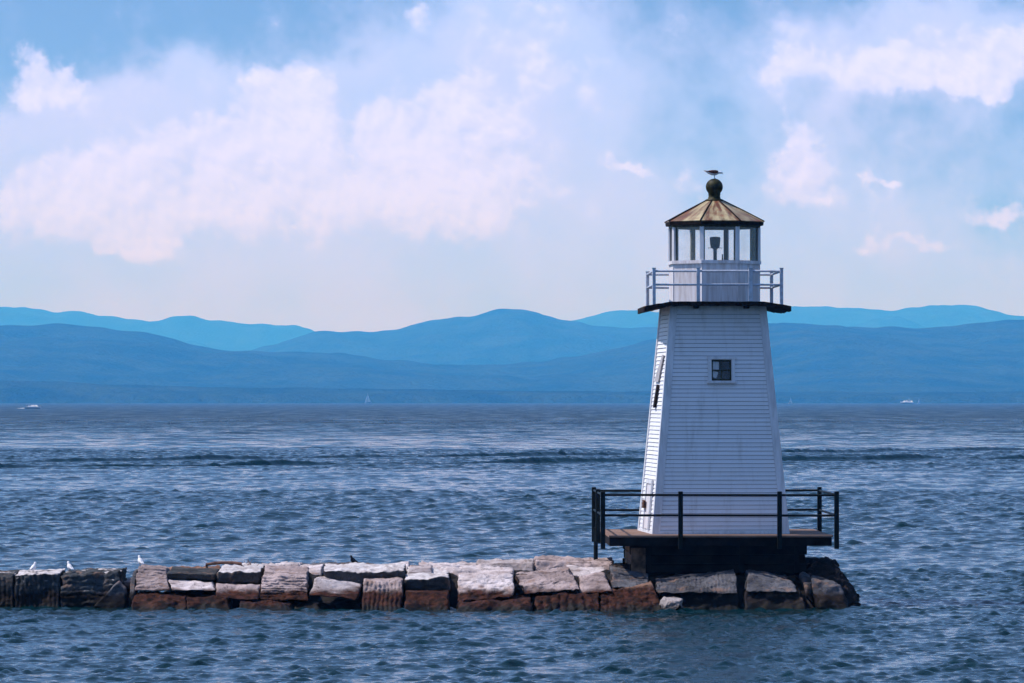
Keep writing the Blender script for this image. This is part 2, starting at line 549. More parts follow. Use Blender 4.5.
rows = np.concatenate([np.array([-1500., -600, -200, -50, 0, 30, 50, 60]),
                       np.arange(66, 132, 0.09), np.arange(132, 250, 0.18), np.arange(250, 325, 0.34), np.arange(325, 445, 0.21), np.arange(445, 470, 0.36),
                       np.arange(470, 1100, 1.1), np.geomspace(1100, 2500, 200), np.geomspace(2560, 29000, 60)])
cu = np.linspace(-1, 1, 640)
side = np.array([1.06, 1.15, 1.3, 1.6, 2.2, 3.2, 5, 8, 12])
cu = np.concatenate([-side[::-1], cu, side])
Yg = np.repeat(rows[:, None], len(cu), 1)
half = 0.122 * np.abs(rows) + 7.0
Xg = half[:, None] * cu[None, :] + 0.02 * 0
Xg = np.clip(Xg, -9000 - 0 * Xg, 9000)
Xg = np.where(np.abs(half[:, None] * cu[None, :]) > 9000, np.sign(cu)[None, :] * (9000 + 20 * np.arange(len(cu))[None, :] * np.sign(cu)[None, :]), Xg)
sp = np.gradient(rows)
sp = np.maximum(sp, half * 2 / 640)
Zg = np.zeros_like(Xg)
DX = np.zeros_like(Xg)
DY = np.zeros_like(Xg)
NW = 96
LC, LN = 0.60, 0.30
A_GEO = 0.043
GUSTK = 0.52
lam = np.exp(rng.uniform(math.log(0.22), math.log(1.35), NW))
ang = rng.normal(R(-68), R(46), NW)
pha = rng.uniform(0, 2 * math.pi, NW)
nz = np.where((rows > 60) & (rows < 2200))[0]
ys, xs = Yg[nz], Xg[nz]
# slow gusts modulate the small waves
gf = np.zeros_like(xs)
for _ in range(16):          # patches of livelier water between smoother ones
    gl_ = math.exp(rng.uniform(math.log(0.6), math.log(5.0)))
    ga_ = rng.uniform(0, math.pi)
    gf += np.sin(2 * math.pi / gl_ * (xs * math.cos(ga_) + ys * math.sin(ga_)) + rng.uniform(0, 6.28))
gf /= math.sqrt(8.0)
gust = np.clip(0.88 + GUSTK * gf, 0.22, 2.2)
lam = np.concatenate([lam, np.exp(rng.uniform(math.log(3.5), math.log(15.0), 36))])
ang = np.concatenate([ang, rng.normal(R(-75), R(24), 36)])
pha = np.concatenate([pha, rng.uniform(0, 2 * math.pi, 36)])
farf = np.clip((ys - 200) / 500, 0, 1)
for L, a, p in zip(lam, ang, pha):
    k = 2 * math.pi / L
    slope = A_GEO * min(1.0, 1.0 / L) ** 0.55 if L < 3.2 else 0.005 + 0.017 * farf
    amp = slope / k
    fade = np.clip((L / sp[nz] - 2.0) / 1.5, 0, 1)[:, None]
    th = k * (xs * math.cos(a) + ys * math.sin(a)) + p + 0.9 * np.sin(0.21 * xs * math.sin(a * 3) + 0.17 * ys + p * 2)
    g_ = gust if L < 3 else 1.0
    if L > LC:                # short-fetch water by the stones carries shorter waves
        g_ = g_ * (LN + (1 - LN) * np.clip((ys - 108) / 70, 0, 1))
    else:
        g_ = g_ * (1.25 - 0.25 * np.clip((ys - 108) / 70, 0, 1))
    Zg[nz] += amp * fade * g_ * np.cos(th)
    DX[nz] -= 0.8 * amp * fade * math.cos(a) * np.sin(th)
    DY[nz] -= 0.8 * amp * fade * math.sin(a) * np.sin(th)


def wake(d0, slope, hgt, wid, x0, x1, seed):
    """boat wake: a long low swell crossing the view"""
    yc = d0 + slope * xs + 0.7 * np.sin(xs * 0.13 + seed) + 0.4 * np.sin(xs * 0.37 + seed * 2)
    a_ = 0.95 + 0.16 * np.sin(xs * 0.26 + seed) + 0.20 * np.sin(xs * 0.61 + 2 * seed)
    a_ = a_ * np.clip((xs - x0) / 6, 0, 1) * np.clip((x1 - xs) / 6, 0, 1)
    return hgt * a_ * np.exp(-((ys - yc) / wid) ** 2)


Zg[nz] += wake(356.5, 0.67, 0.38, 0.50, -75, 75, 0.4) + wake(403, 0.97, 0.32, 0.50, -75, 75, 1.9)
Xg = Xg + DX
Yg = Yg + DY
nr, nc = Xg.shape
co_ = np.stack([Xg, Yg, Zg], -1).reshape(-1, 3).astype(np.float32)
idx = np.arange(nr * nc).reshape(nr, nc)
q = np.stack([idx[:-1, :-1], idx[:-1, 1:], idx[1:, 1:], idx[1:, :-1]], -1).reshape(-1, 4).astype(np.int32)
me = bpy.data.meshes.new("lake_water")
me.vertices.add(len(co_))
me.vertices.foreach_set('co', co_.ravel())
me.loops.add(q.size)
me.loops.foreach_set('vertex_index', q.ravel())
me.polygons.add(len(q))
me.polygons.foreach_set('loop_start', np.arange(0, q.size, 4, dtype=np.int32))
me.update(calc_edges=True)
me.polygons.foreach_set('use_smooth', np.ones(len(q), dtype=bool))
me.materials.append(M_water)
water = bpy.data.objects.new("lake_water", me)
COL.objects.link(water)
tag(water, kind='structure')

# ------------------------------------------------------------------ hills beyond the lake
M_hill, t, b = mat("forested_hillside")
geo = t.new('ShaderNodeNewGeometry').outputs['Position']
n = t.noise(geo, 0.006, 7, 0.65)
n2 = t.noise(geo, 0.045, 4, 0.6)
c = t.mix(t.ss(n, 0.36, 0.64), (0.012, 0.026, 0.016), (0.034, 0.052, 0.026))
c = t.mix(t.ss(n2, 0.4, 0.7, 0, 0.6), c, (0.010, 0.020, 0.012))
t.l.new(c, b.inputs['Base Color'])
b.inputs['Roughness'].default_value = 1.0
b.inputs['Specular IOR Level'].default_value = 0.0
bump(t, b, n2, 0.8, 12.0)

PROF_SHORE = [(-300, 378), (0, 380), (60, 381), (110, 384), (160, 385), (220, 387), (300, 388), (400, 390), (512, 391), (640, 391), (800, 391), (900, 392), (1024, 391), (1300, 390)]
PROF_NEAR = [(-300, 335), (-100, 329), (0, 325), (40, 325), (60, 324), (100, 327), (150, 332), (190, 341), (215, 347), (240, 350), (300, 351), (340, 353), (400, 362), (470, 366), (540, 362), (600, 350), (650, 338), (700, 329), (780, 322), (800, 322), (830, 324), (870, 327), (920, 327), (950, 325), (985, 320), (1024, 317), (1150, 314), (1300, 325)]
PROF_MID = [(-300, 360), (100, 360), (200, 358), (250, 350), (280, 342), (305, 333), (330, 330), (380, 330), (400, 326), (430, 318), (470, 315), (485, 309), (500, 306), (530, 307), (560, 316), (590, 321), (610, 325), (680, 326), (760, 330), (900, 340), (1300, 345)]
PROF_FAR = [(-300, 315), (-100, 300), (0, 305), (30, 305), (60, 311), (75, 308), (100, 315), (150, 321), (166, 322), (180, 316), (190, 315), (215, 320), (260, 323), (300, 324), (315, 329), (340, 338), (420, 342), (520, 332), (560, 322), (590, 318), (610, 310), (625, 308), (645, 310), (700, 314), (785, 307), (800, 305), (830, 306), (860, 308), (890, 311), (910, 306), (940, 303), (970, 304), (990, 308), (1005, 313), (1050, 318), (1300, 310)]


def hills(d0, prof, front, back, rough, seed, nx=420, ny=44, pw=1.3, spur=0.25):
    pxs = np.array([p[0] for p in prof], float)
    pys = np.array([p[1] for p in prof], float)
    pp = np.linspace(-260, 1284, nx)
    yy = np.interp(pp, pxs, pys)
    ker = np.hanning(9)
    ker /= ker.sum()
    ys_ = np.convolve(np.pad(yy, 4, mode='edge'), ker, 'valid')
    top = EYE + (HZ - ys_) / FPX * d0
    verts, faces = [], []
    for j in range(ny):
        s = -1 + 2 * j / (ny - 1)
        d = d0 + (s * front if s < 0 else s * back)
        prof_s = max(0.0, 1 - abs(s)) ** (1 / pw) if pw > 1 else (1 - abs(s)) ** pw
        for i in range(nx):
            X = (pp[i] - 512) / FPX * d0 * (1.0 + 0.0 * s)
            nv = noise.fractal(Vector((X * 0.0011 + seed, d * 0.0011, seed * 1.7)), 1.0, 2.0, 6)
            nf = noise.noise(Vector((X * 0.012, d * 0.012, seed)))
            h = top[i] * prof_s
            h += spur * top[i] * nv * (4 * prof_s * (1 - prof_s))
            h += rough * nf * min(1.0, prof_s * 2) + rough * 0.6 * nv
            h = h if 0 < j < ny - 1 else -6.0
            verts.append((X, d, h))
    for j in range(ny - 1):
        for i in range(nx - 1):
            a = j * nx + i
            faces.append((a, a + 1, a + nx + 1, a + nx))
    o = nobj("hills", verts, faces, M_hill)
    tag(o, kind='structure')
    return o


hills(8450, PROF_SHORE, 380, 500, 3.0, 1.3, nx=700, ny=18, pw=3.0, spur=0.3)
hills(12500, PROF_NEAR, 3400, 2200, 9.0, 5.1, pw=1.0)
hills(17500, PROF_MID, 3600, 2600, 9.0, 9.7, pw=1.0)
hills(27000, PROF_FAR, 5200, 1800, 12.0, 14.2, pw=1.0)

# ------------------------------------------------------------------ the air over the lake
hz = bmesh.new()
box(hz, (0, 14100, 319), (32000, 31800, 640))
M_haze = bpy.data.materials.new("lake_haze")
M_haze.use_nodes = True
t = NT(M_haze.node_tree)
t.n.clear()
o_ = t.new('ShaderNodeOutputMaterial')
pv = t.new('ShaderNodeVolumePrincipled')
pv.inputs['Color'].default_value = (0.055, 0.385, 1.0, 1)
pv.inputs['Absorption Color'].default_value = (1, 1, 1, 1)
pv.inputs['Density'].default_value = 9.8e-5
pv.inputs['Anisotropy'].default_value = 0.0
t.l.new(pv.outputs[0], o_.inputs['Volume'])
haze = obj("haze", hz, M_haze)
tag(haze, 'thin blue summer haze over the lake', 'haze', kind='stuff')

# ------------------------------------------------------------------ lighthouse
LX, LY, LZ = 5.0, 112.5, 1.72
TH = 5.63
B0, B1 = 1.665, 1.155
light = empty("lighthouse", (LX, LY, LZ), R(4.5))
tag(light, 'white clapboard lighthouse with octagonal lantern and rusty roof on the breakwater', 'lighthouse')


def hw(z):
    return B0 + (B1 - B0) * z / TH


def side_pt(k, s, o, z):
    """wall k (0 front, 1 right, 2 back, 3 left): s along the wall, o outward, z up"""
    p = Vector((s, -(hw(z) + o), z))
    return Matrix.Rotation(k * math.pi / 2, 4, 'Z') @ p


NB = 55
DZ = (TH - 0.02) / NB
WX, WHW, WR0, WR1 = 0.06, 0.255, 37, 41
bm = bmesh.new()
for k in range(4):
    for i in range(NB):
        z0, z1 = i * DZ, (i + 1) * DZ
        segs = [(-1, None, None, 1)]
        if k == 0 and WR0 <= i <= WR1:
            parts = [(('e', -1), ('x', WX - WHW)), (('x', WX + WHW), ('e', 1))]
        else:
            parts = [(('e', -1), ('e', 1))]
        prd = 0.016 + 0.006 * random.random()
        for a, bb in parts:
            def sx(q_, z):
                return q_[1] * (hw(z) + 0.001) if q_[0] == 'e' else q_[1]
            n_ = 6
            lo, hi, un, gp = [], [], [], []
            for u in range(n_ + 1):
                f = u / n_
                jig = 0.003 * noise.noise(Vector((f * 5 + k * 9, i * 3.1, 0)))
                s0 = sx(a, z0) * (1 - f) + sx(bb, z0) * f
                s1 = sx(a, z1) * (1 - f) + sx(bb, z1) * f
                lo.append(bm.verts.new(side_pt(k, s0, prd + jig, z0 + jig)))
                hi.append(bm.verts.new(side_pt(k, s1, 0.0, z1 - 0.008)))
                un.append(bm.verts.new(side_pt(k, s0, -0.012, z0 + jig + 0.004)))
                gp.append((bm.verts.new(side_pt(k, s1, -0.010, z1 - 0.014)), bm.verts.new(side_pt(k, s1, -0.010, z1 + 0.010))))
            for u in range(n_):
                bm.faces.new((lo[u], lo[u + 1], hi[u + 1], hi[u]))
                bm.faces.new((un[u], un[u + 1], lo[u + 1], lo[u]))
                bm.faces.new((gp[u][0], gp[u + 1][0], gp[u + 1][1], gp[u][1])).material_index = 1
o = obj("clapboard_siding", bm, M_white, light)
o.data.materials.append(M_dark)

CW = 0.155
for cx_, cy_ in ((-1, -1), (1, -1), (1, 1), (-1, 1)):
    bm = bmesh.new()
    rings_ = []
    for z in (0.0, TH * 0.5, TH - 0.02):
        h = hw(z)
        e = 0.036
        w = CW * (0.92 if z > TH * 0.7 else 1.0)
        pts = [(h + e, h + e), (h - w, h + e), (h - w, h - 0.01), (h - 0.01, h - 0.01), (h - 0.01, h - w), (h + e, h - w)]
        rings_.append([(cx_ * px, cy_ * py, z) for px, py in pts])
    loft(bm, rings_)
    obj("corner_board", bm, M_trim, light)

# skirt board at the foot and frieze under the gallery
for k in range(4):
    for nm, z0, z1, oo in (("skirt_board", 0.0, 0.07, 0.034), ("frieze_board", TH - 0.13, TH, 0.034)):
        bm = bmesh.new()
        e0, e1 = hw(z0) - CW - 0.002, hw(z1) - CW - 0.002
        loft(bm, [[side_pt(k, -e0, 0.0, z0), side_pt(k, e0, 0.0, z0), side_pt(k, e0, oo, z0), side_pt(k, -e0, oo, z0)],
                  [side_pt(k, -e1, 0.0, z1), side_pt(k, e1, 0.0, z1), side_pt(k, e1, oo, z1), side_pt(k, -e1, oo, z1)]])
        obj(nm, bm, M_trim, light)

# front window, set into an opening in the boards
wz0, wz1 = WR0 * DZ, (WR1 + 1) * DZ
wzc = (wz0 + wz1) / 2
tilt = math.atan((B0 - B1) / TH)
wo = -hw(wzc)
win = empty("window", (WX, wo, wzc), 0)
win.rotation_euler = (-tilt, 0, 0)
win.parent = light
hh = (wz1 - wz0) / 2
bm = bmesh.new()
for sx_ in (-1, 1):
    box(bm, (sx_ * (WHW + 0.035), -0.012, 0), (0.085, 0.09, 2 * hh + 0.02))
box(bm, (0, -0.016, hh + 0.048), (2 * WHW + 0.20, 0.10, 0.075))
obj("frame", bm, M_trim, win)
bm = bmesh.new()
box(bm, (0, -0.03, -hh - 0.045), (2 * WHW + 0.22, 0.15, 0.06))
obj("sill", bm, M_trim, win)
bm = bmesh.new()
sw = 0.035
for sx_ in (-1, 1):
    box(bm, (sx_ * (WHW - 0.028), 0.035, 0), (sw, 0.035, 2 * hh))
for sz in (-1, 1):
    box(bm, (0, 0.037, sz * (hh - 0.02)), (2 * WHW - 0.09, 0.033, 0.035))
box(bm, (0, 0.036, 0), (2 * WHW - 0.09, 0.030, 0.026))
box(bm, (0, 0.033, 0), (0.026, 0.034, 2 * hh - 0.08))
obj("sash", bm, M_olive, win)
bm = bmesh.new()
box(bm, (0, 0.045, 0), (2 * WHW - 0.04, 0.006, 2 * hh - 0.02))
obj("pane", bm, M_glass, win)
bm = bmesh.new()          # dark room behind: five inward faces
x0, x1, y0, y1, z0, z1 = -WHW, WHW, 0.0, 0.5, -hh, hh
for f in (((x0, y1, z0), (x1, y1, z0), (x1, y1, z1), (x0, y1, z1)), ((x0, y0, z0), (x0, y1, z0), (x0, y1, z1), (x0, y0, z1)),
          ((x1, y0, z0), (x1, y1, z0), (x1, y1, z1), (x1, y0, z1)), ((x0, y0, z0), (x1, y0, z0), (x1, y1, z0), (x0, y1, z0)),
          ((x0, y0, z1), (x1, y0, z1), (x1, y1, z1), (x0, y1, z1))):
    bm.faces.new([bm.verts.new(p) for p in f])
obj("reveal", bm, M_dark, win)
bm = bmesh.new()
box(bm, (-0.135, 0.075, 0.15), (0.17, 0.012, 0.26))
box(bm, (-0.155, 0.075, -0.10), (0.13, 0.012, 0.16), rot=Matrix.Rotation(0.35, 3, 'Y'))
obj("light_patch_card", bm, M_trim, win)  # white cards added to stand for light showing through the left panes

# left wall: door, loose boards
def wall_slab(k, pts, oo, th):
    """pts: (s, z) outline on wall k, standing oo proud and th thick"""
    bm = bmesh.new()
    loft(bm, [[side_pt(k, s, oo, z) for s, z in pts], [side_pt(k, s, oo + th, z) for s, z in pts]])
    return bm


# on wall 3 (left) positive s runs towards the front
door = obj("door", wall_slab(3, [(-0.25, 0.10), (0.75, 0.10), (0.72, 1.22), (-0.28, 1.22)], 0.026, 0.02), M_lantern, light)
bm = wall_slab(3, [(-0.36, 0.08), (-0.25, 0.08), (-0.28, 1.30), (-0.39, 1.30)], 0.022, 0.05)
b2 = wall_slab(3, [(-0.27, 1.22), (0.72, 1.22), (0.72, 1.31), (-0.27, 1.31)], 0.022, 0.05)
tmp = bpy.data.meshes.new("t"); b2.to_mesh(tmp); b2.free(); bm.from_mesh(tmp); bpy.data.meshes.remove(tmp)
b2 = wall_slab(3, [(0.75, 0.08), (0.86, 0.08), (0.83, 1.31), (0.72, 1.31)], 0.022, 0.05)
tmp = bpy.data.meshes.new("t"); b2.to_mesh(tmp); b2.free(); bm.from_mesh(tmp); bpy.data.meshes.remove(tmp)
obj("door_frame", bm, M_trim, door)
obj("latch", wall_slab(3, [(-0.38, 0.60), (-0.02, 0.60), (-0.05, 0.78), (-0.40, 0.80)], 0.074, 0.05), M_rust, door)
obj("loose_board", wall_slab(3, [(0.55, 4.42), (0.78, 4.40), (0.15, 3.74), (-0.75, 3.76)], 0.028, 0.03), M_grey_board, light)
obj("loose_board", wall_slab(3, [(0.02, 3.68), (0.24, 3.66), (-0.05, 3.10), (-0.34, 3.10)], 0.028, 0.05), M_tarwood, light)

# gallery floor: warped, rotten edge drooping at the sides
gal = empty("gallery", (0.03, 0, TH), R(-3.3))
gal.parent = light
bm = bmesh.new()
GX, GY = 1.81, 1.66
nx_, ny_ = 60, 24
grid_t, grid_b = [], []
for j in range(ny_ + 1):
    rt, rb = [], []
    for i in range(nx_ + 1):
        x_ = -GX + 2 * GX * i / nx_
        y_ = -GY + 2 * GY * j / ny_
        ed = (i in (0, nx_)) or (j in (0, ny_))
        jx = 0.035 * noise.noise(Vector((x_ * 6, y_ * 6, 2))) if ed else 0
        drop = 0.125 * max(0, (abs(x_) - 1.12) / 0.75) ** 1.1
        rag = 0.022 * noise.noise(Vector((x_ * 7, y_ * 7, 5)))
        rt.append(bm.verts.new((x_ + jx, y_ + jx, 0.085 - drop + rag * 0.4)))
        rb.append(bm.verts.new((x_ + jx, y_ + jx, -0.015 - drop + rag * (1.8 if ed else 0.5) - (0.025 * min(1, max(0, abs(x_) - 1.3) / 0.3)))))
    grid_t.append(rt)
    grid_b.append(rb)
for j in range(ny_):
    for i in range(nx_):
        bm.faces.new((grid_t[j][i], grid_t[j][i + 1], grid_t[j + 1][i + 1], grid_t[j + 1][i]))
        bm.faces.new((grid_b[j][i], grid_b[j + 1][i], grid_b[j + 1][i + 1], grid_b[j][i + 1]))
for i in range(nx_):
    bm.faces.new((grid_b[0][i], grid_b[0][i + 1], grid_t[0][i + 1], grid_t[0][i]))
    bm.faces.new((grid_t[-1][i], grid_t[-1][i + 1], grid_b[-1][i + 1], grid_b[-1][i]))
for j in range(ny_):
    bm.faces.new((grid_t[j][0], grid_t[j + 1][0], grid_b[j + 1][0], grid_b[j][0]))
    bm.faces.new((grid_b[j][-1], grid_b[j + 1][-1], grid_t[j + 1][-1], grid_t[j][-1]))
obj("gallery_floor", bm, M_tarwood, gal)
for bx_ in (-0.52, 0.72):
    for sy in (-1, 1):
        bm = bmesh.new()
        box(bm, (bx_, sy * 1.36, -0.045), (0.13, 0.36, 0.075), bev=0.01)
        obj("bracket", bm, M_tarwood, gal)
fx = [-1.57, -0.48, 0.81, 1.57]
ry = 1.56
posts = [(x_, -ry) for x_ in fx] + [(x_, ry) for x_ in fx]
for x_, y_ in posts:
    bm = bmesh.new()
    wid_ = 0.105 if abs(x_ - 0.81) < 0.01 else 0.082
    zb = 0.0 if abs(x_) > 1.2 else 0.07
    box(bm, (x_, y_, (zb + 0.90) / 2), (wid_, wid_, 0.90 - zb), bev=0.01)
    box(bm, (x_, y_, 0.905), (wid_ + 0.02, wid_ + 0.02, 0.02))
    obj("railing_post", bm, M_rail, gal)
for z_, th_ in ((0.835, 0.028), (0.50, 0.026)):
    for a, bb in (((-1.57, -ry), (1.57, -ry)), ((1.57, -ry), (1.57, ry)), ((1.57, ry), (-1.57, ry)), ((-1.57, ry), (-1.57, -ry))):
        bm = bmesh.new()
        rod(bm, (*a, z_), (*bb, z_), th_, 8)
        obj("rail", bm, M_rail, gal)

# lantern
lan = empty("lantern", (0.05, 0, 5.655), 0)
lan.parent = light
OR = 1.165
OPH = R(22.5)           # vertices at +-22.5 degrees: one flat to the front
def octv(r, z, k):
    a = OPH + k * math.pi / 4
    return Vector((r * math.cos(a), r * math.sin(a), z))


ZW, ZG, ZR = 1.075, 1.95, 2.06      # top of wall, top of glass, eave
bm = bmesh.new()
loft(bm, [[octv(OR, 0.0, k) for k in range(8)], [octv(OR, ZW - 0.06, k) for k in range(8)]])
obj("lantern_wall", bm, M_lantern, lan)
for k in range(8):                   # flat cover strips on the wall's edges
    bm = bmesh.new()
    a, c_ = octv(OR + 0.014, 0, k), octv(OR + 0.014, ZW - 0.06, k)
    tdir = Vector((-math.sin(OPH + k * math.pi / 4), math.cos(OPH + k * math.pi / 4), 0)) * 0.05
    ndir = Vector((math.cos(OPH + k * math.pi / 4), math.sin(OPH + k * math.pi / 4), 0)) * 0.03
    loft(bm, [[a - tdir - ndir * 1.7, a, a + tdir - ndir * 1.7, a - ndir * 2.5], [c_ - tdir - ndir * 1.7, c_, c_ + tdir - ndir * 1.7, c_ - ndir * 2.5]])
    obj("cover_strip", bm, M_lantern, lan)
bm = bmesh.new()
for rr_, z0, z1 in ((OR + 0.045, ZW - 0.06, ZW + 0.02), (OR + 0.035, 0.0, 0.055)):
    loft(bm, [[octv(rr_ - 0.12, z0, k) for k in range(8)], [octv(rr_, z0, k) for k in range(8)], [octv(rr_, z1, k) for k in range(8)], [octv(rr_ - 0.12, z1, k) for k in range(8)]], cap=False)
obj("lantern_sill", bm, M_lantern, lan)
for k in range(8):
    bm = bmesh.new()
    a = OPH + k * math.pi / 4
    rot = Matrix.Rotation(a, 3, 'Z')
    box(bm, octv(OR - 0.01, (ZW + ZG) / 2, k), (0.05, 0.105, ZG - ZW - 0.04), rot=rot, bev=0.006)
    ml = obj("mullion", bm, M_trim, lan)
    bm = bmesh.new()
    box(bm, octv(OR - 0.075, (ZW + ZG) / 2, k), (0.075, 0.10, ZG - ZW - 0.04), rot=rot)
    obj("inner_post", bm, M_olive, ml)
    m0, m1 = octv(OR - 0.03, 0, k), octv(OR - 0.03, 0, k + 1)
    mid = (m0 + m1) / 2
    bm = bmesh.new()
    box(bm, (mid.x, mid.y, (ZW + ZG) / 2), (0.008, (m1 - m0).length - 0.11, ZG - ZW - 0.04), rz=a + math.pi / 8)
    obj("pane", bm, M_glass, lan)
bm = bmesh.new()
loft(bm, [[octv(OR - 0.13, ZG - 0.03, k) for k in range(8)], [octv(OR + 0.02, ZG - 0.03, k) for k in range(8)], [octv(OR + 0.02, ZR - 0.08, k) for k in range(8)], [octv(OR - 0.13, ZR - 0.08, k) for k in range(8)]], cap=False)
obj("head_ring", bm, M_olive, lan)
# roof
rf = obj_root = None
ER = 1.285
bm = bmesh.new()
loft(bm, [[octv(ER - 0.02, ZR - 0.005, k) for k in range(8)], [octv(ER, ZR + 0.015, k) for k in range(8)], [octv(0.72, ZR + 0.305, k) for k in range(8)], [octv(0.17, ZR + 0.575, k) for k in range(8)]])
roof = obj("roof", bm, M_roof, lan)
bm = bmesh.new()
loft(bm, [[octv(ER - 0.17, ZR - 0.082, k) for k in range(8)], [octv(ER - 0.022, ZR - 0.082, k) for k in range(8)], [octv(ER - 0.012, ZR - 0.007, k) for k in range(8)], [octv(ER - 0.17, ZR - 0.007, k) for k in range(8)]], cap=False)
obj("eave", bm, M_tarwood, roof)
for k in range(8):
    bm = bmesh.new()
    rod(bm, octv(ER + 0.004, ZR + 0.018, k), octv(0.72, ZR + 0.311, k), 0.020, 6)
    rod(bm, octv(0.72, ZR + 0.311, k), octv(0.17, ZR + 0.581, k), 0.018, 6)
    obj("hip_rib", bm, M_tarwood, roof)
bm = bmesh.new()
prof = [(0.235, 0.535), (0.225, 0.575), (0.16, 0.60), (0.145, 0.665), (0.15, 0.69)]
for i in range(1, 15):
    a = -0.95 + (math.pi / 2 + 0.95) * i / 14
    prof.append((0.215 * math.cos(a), 0.895 + 0.208 * math.sin(a)))
lathe(bm, [(r, ZR + z) for r, z in prof], 24)
obj("ball_finial", bm, M_ball, roof, smooth=True)
BALLTOP = LZ + 5.655 + ZR + 1.103
# lamp inside
bm = bmesh.new()
lathe(bm, [(0.10, ZW - 0.02), (0.10, ZW + 0.03), (0.045, ZW + 0.05), (0.045, ZW + 0.31), (0.06, ZW + 0.34), (0.11, ZW + 0.37), (0.125, ZW + 0.46), (0.135, ZW + 0.60), (0.12, ZW + 0.63), (0.03, ZW + 0.64)], 16, (0.03, 0.1))
rod(bm, (-0.15, 0.1, ZW + 0.36), (0.21, 0.1, ZW + 0.36), 0.008, 6)
lp = obj("lamp", bm, M_dark, lan, smooth=False)
bm = bmesh.new()
rod(bm, (0.19, -0.1, ZW - 0.02), (0.19, -0.1, ZW + 0.20), (0.024, 0.014), 6)
obj("sensor_rod", bm, M_dark, lp)
bm = bmesh.new()
loft(bm, [[octv(OR - 0.12, ZW - 0.05, k) for k in range(8)], [octv(OR - 0.12, ZW - 0.03, k) for k in range(8)]])
obj("lantern_floor", bm, M_trim, lan)

# ------------------------------------------------------------------ timber platform under the tower
plat = empty("timber_platform", (5.02, 112.5, 0.9), R(1.2))
tag(plat, 'dark timber platform with railing carrying the lighthouse above the rocks', 'platform')
PZ = 1.72 - 0.9
PW, PD = 2.72, 2.72
bm = bmesh.new()
n_p = 36
for i in range(n_p):
    y_ = -PD + 2 * PD * (i + 0.5) / n_p
    jx = random.uniform(-0.02, 0.03)
    box(bm, (jx / 2, y_, PZ - 0.026 + random.uniform(-0.004, 0.004)), (2 * PW + jx, 2 * PD / n_p - 0.012, 0.048))
obj("deck_planks", bm, M_deck, plat)
for sy in (-1, 1):
    bm = bmesh.new()
    box(bm, (0, sy * (PD - 0.08), PZ - 0.157), (2 * PW - 0.02, 0.14, 0.21), bev=0.012)
    obj("edge_beam", bm, M_beam, plat)
for sx_ in (-1, 1):
    bm = bmesh.new()
    box(bm, (sx_ * (PW - 0.08), 0, PZ - 0.157), (0.14, 2 * PD - 0.32, 0.21), bev=0.012)
    obj("edge_beam", bm, M_beam, plat)
for x_ in (-1.6, -0.8, 0, 0.8, 1.6):
    bm = bmesh.new()
    box(bm, (x_, 0, PZ - 0.152), (0.13, 2 * PD - 0.33, 0.20))
    obj("joist", bm, M_beam, plat)
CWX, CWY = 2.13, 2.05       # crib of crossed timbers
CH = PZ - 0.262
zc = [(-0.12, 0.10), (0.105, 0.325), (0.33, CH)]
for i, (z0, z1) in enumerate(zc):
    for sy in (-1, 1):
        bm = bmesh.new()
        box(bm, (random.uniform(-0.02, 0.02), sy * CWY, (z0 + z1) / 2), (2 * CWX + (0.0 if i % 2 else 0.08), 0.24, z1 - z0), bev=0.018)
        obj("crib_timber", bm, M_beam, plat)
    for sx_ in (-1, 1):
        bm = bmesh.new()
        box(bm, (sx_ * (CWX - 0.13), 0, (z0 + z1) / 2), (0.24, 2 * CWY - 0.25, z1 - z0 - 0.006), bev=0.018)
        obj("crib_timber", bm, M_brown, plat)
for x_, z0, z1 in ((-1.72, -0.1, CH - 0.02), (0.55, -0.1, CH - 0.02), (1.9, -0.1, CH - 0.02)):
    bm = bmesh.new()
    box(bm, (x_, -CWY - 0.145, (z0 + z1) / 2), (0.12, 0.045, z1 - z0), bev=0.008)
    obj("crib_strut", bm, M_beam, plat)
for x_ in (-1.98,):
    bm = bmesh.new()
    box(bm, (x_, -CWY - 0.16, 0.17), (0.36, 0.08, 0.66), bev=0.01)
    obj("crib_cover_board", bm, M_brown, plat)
# railing
fpx = [-2.87, -0.98, 1.43, 2.82]
yo = PD + 0.065
pts = [(x_, -yo, PZ - 0.33) for x_ in fpx] + [(x_, yo, PZ - 0.33) for x_ in (-2.87, -0.9, 1.4, 2.90)] + [(-2.87, 0.2, PZ - 0.25)]
for i, (x_, y_, zb) in enumerate(pts):
    bm = bmesh.new()
    xx = min(max(x_, -PW - 0.065), PW + 0.065)
    box(bm, (x_, y_, (zb + PZ + 1.07) / 2), (0.112, 0.112, PZ + 1.07 - zb), bev=0.012)
    obj("railing_post", bm, M_black, plat)
for z_ in (PZ + 0.985, PZ + 0.49):
    for a, bb in (((-2.87, -yo), (2.82, -yo)), ((2.82, -yo), (2.90, yo)), ((2.90, yo), (-2.87, yo)), ((-2.87, yo), (-2.87, -yo))):
        bm = bmesh.new()
        rod(bm, (*a, z_), (*bb, z_ - 0.01), 0.029, 8)
        obj("rail", bm, M_black, plat)
bm = bmesh.new()
rod(bm, (-2.91, 0.6, PZ + 0.1), (-2.91, 0.6, -0.02), 0.055, 10)
obj("ground_pipe", bm, M_black, plat)
bm = bmesh.new()
box(bm, (-2.84, 0.9, PZ - 0.16), (0.10, 1.0, 0.26), bev=0.02)
obj("cable_box", bm, M_black, plat)

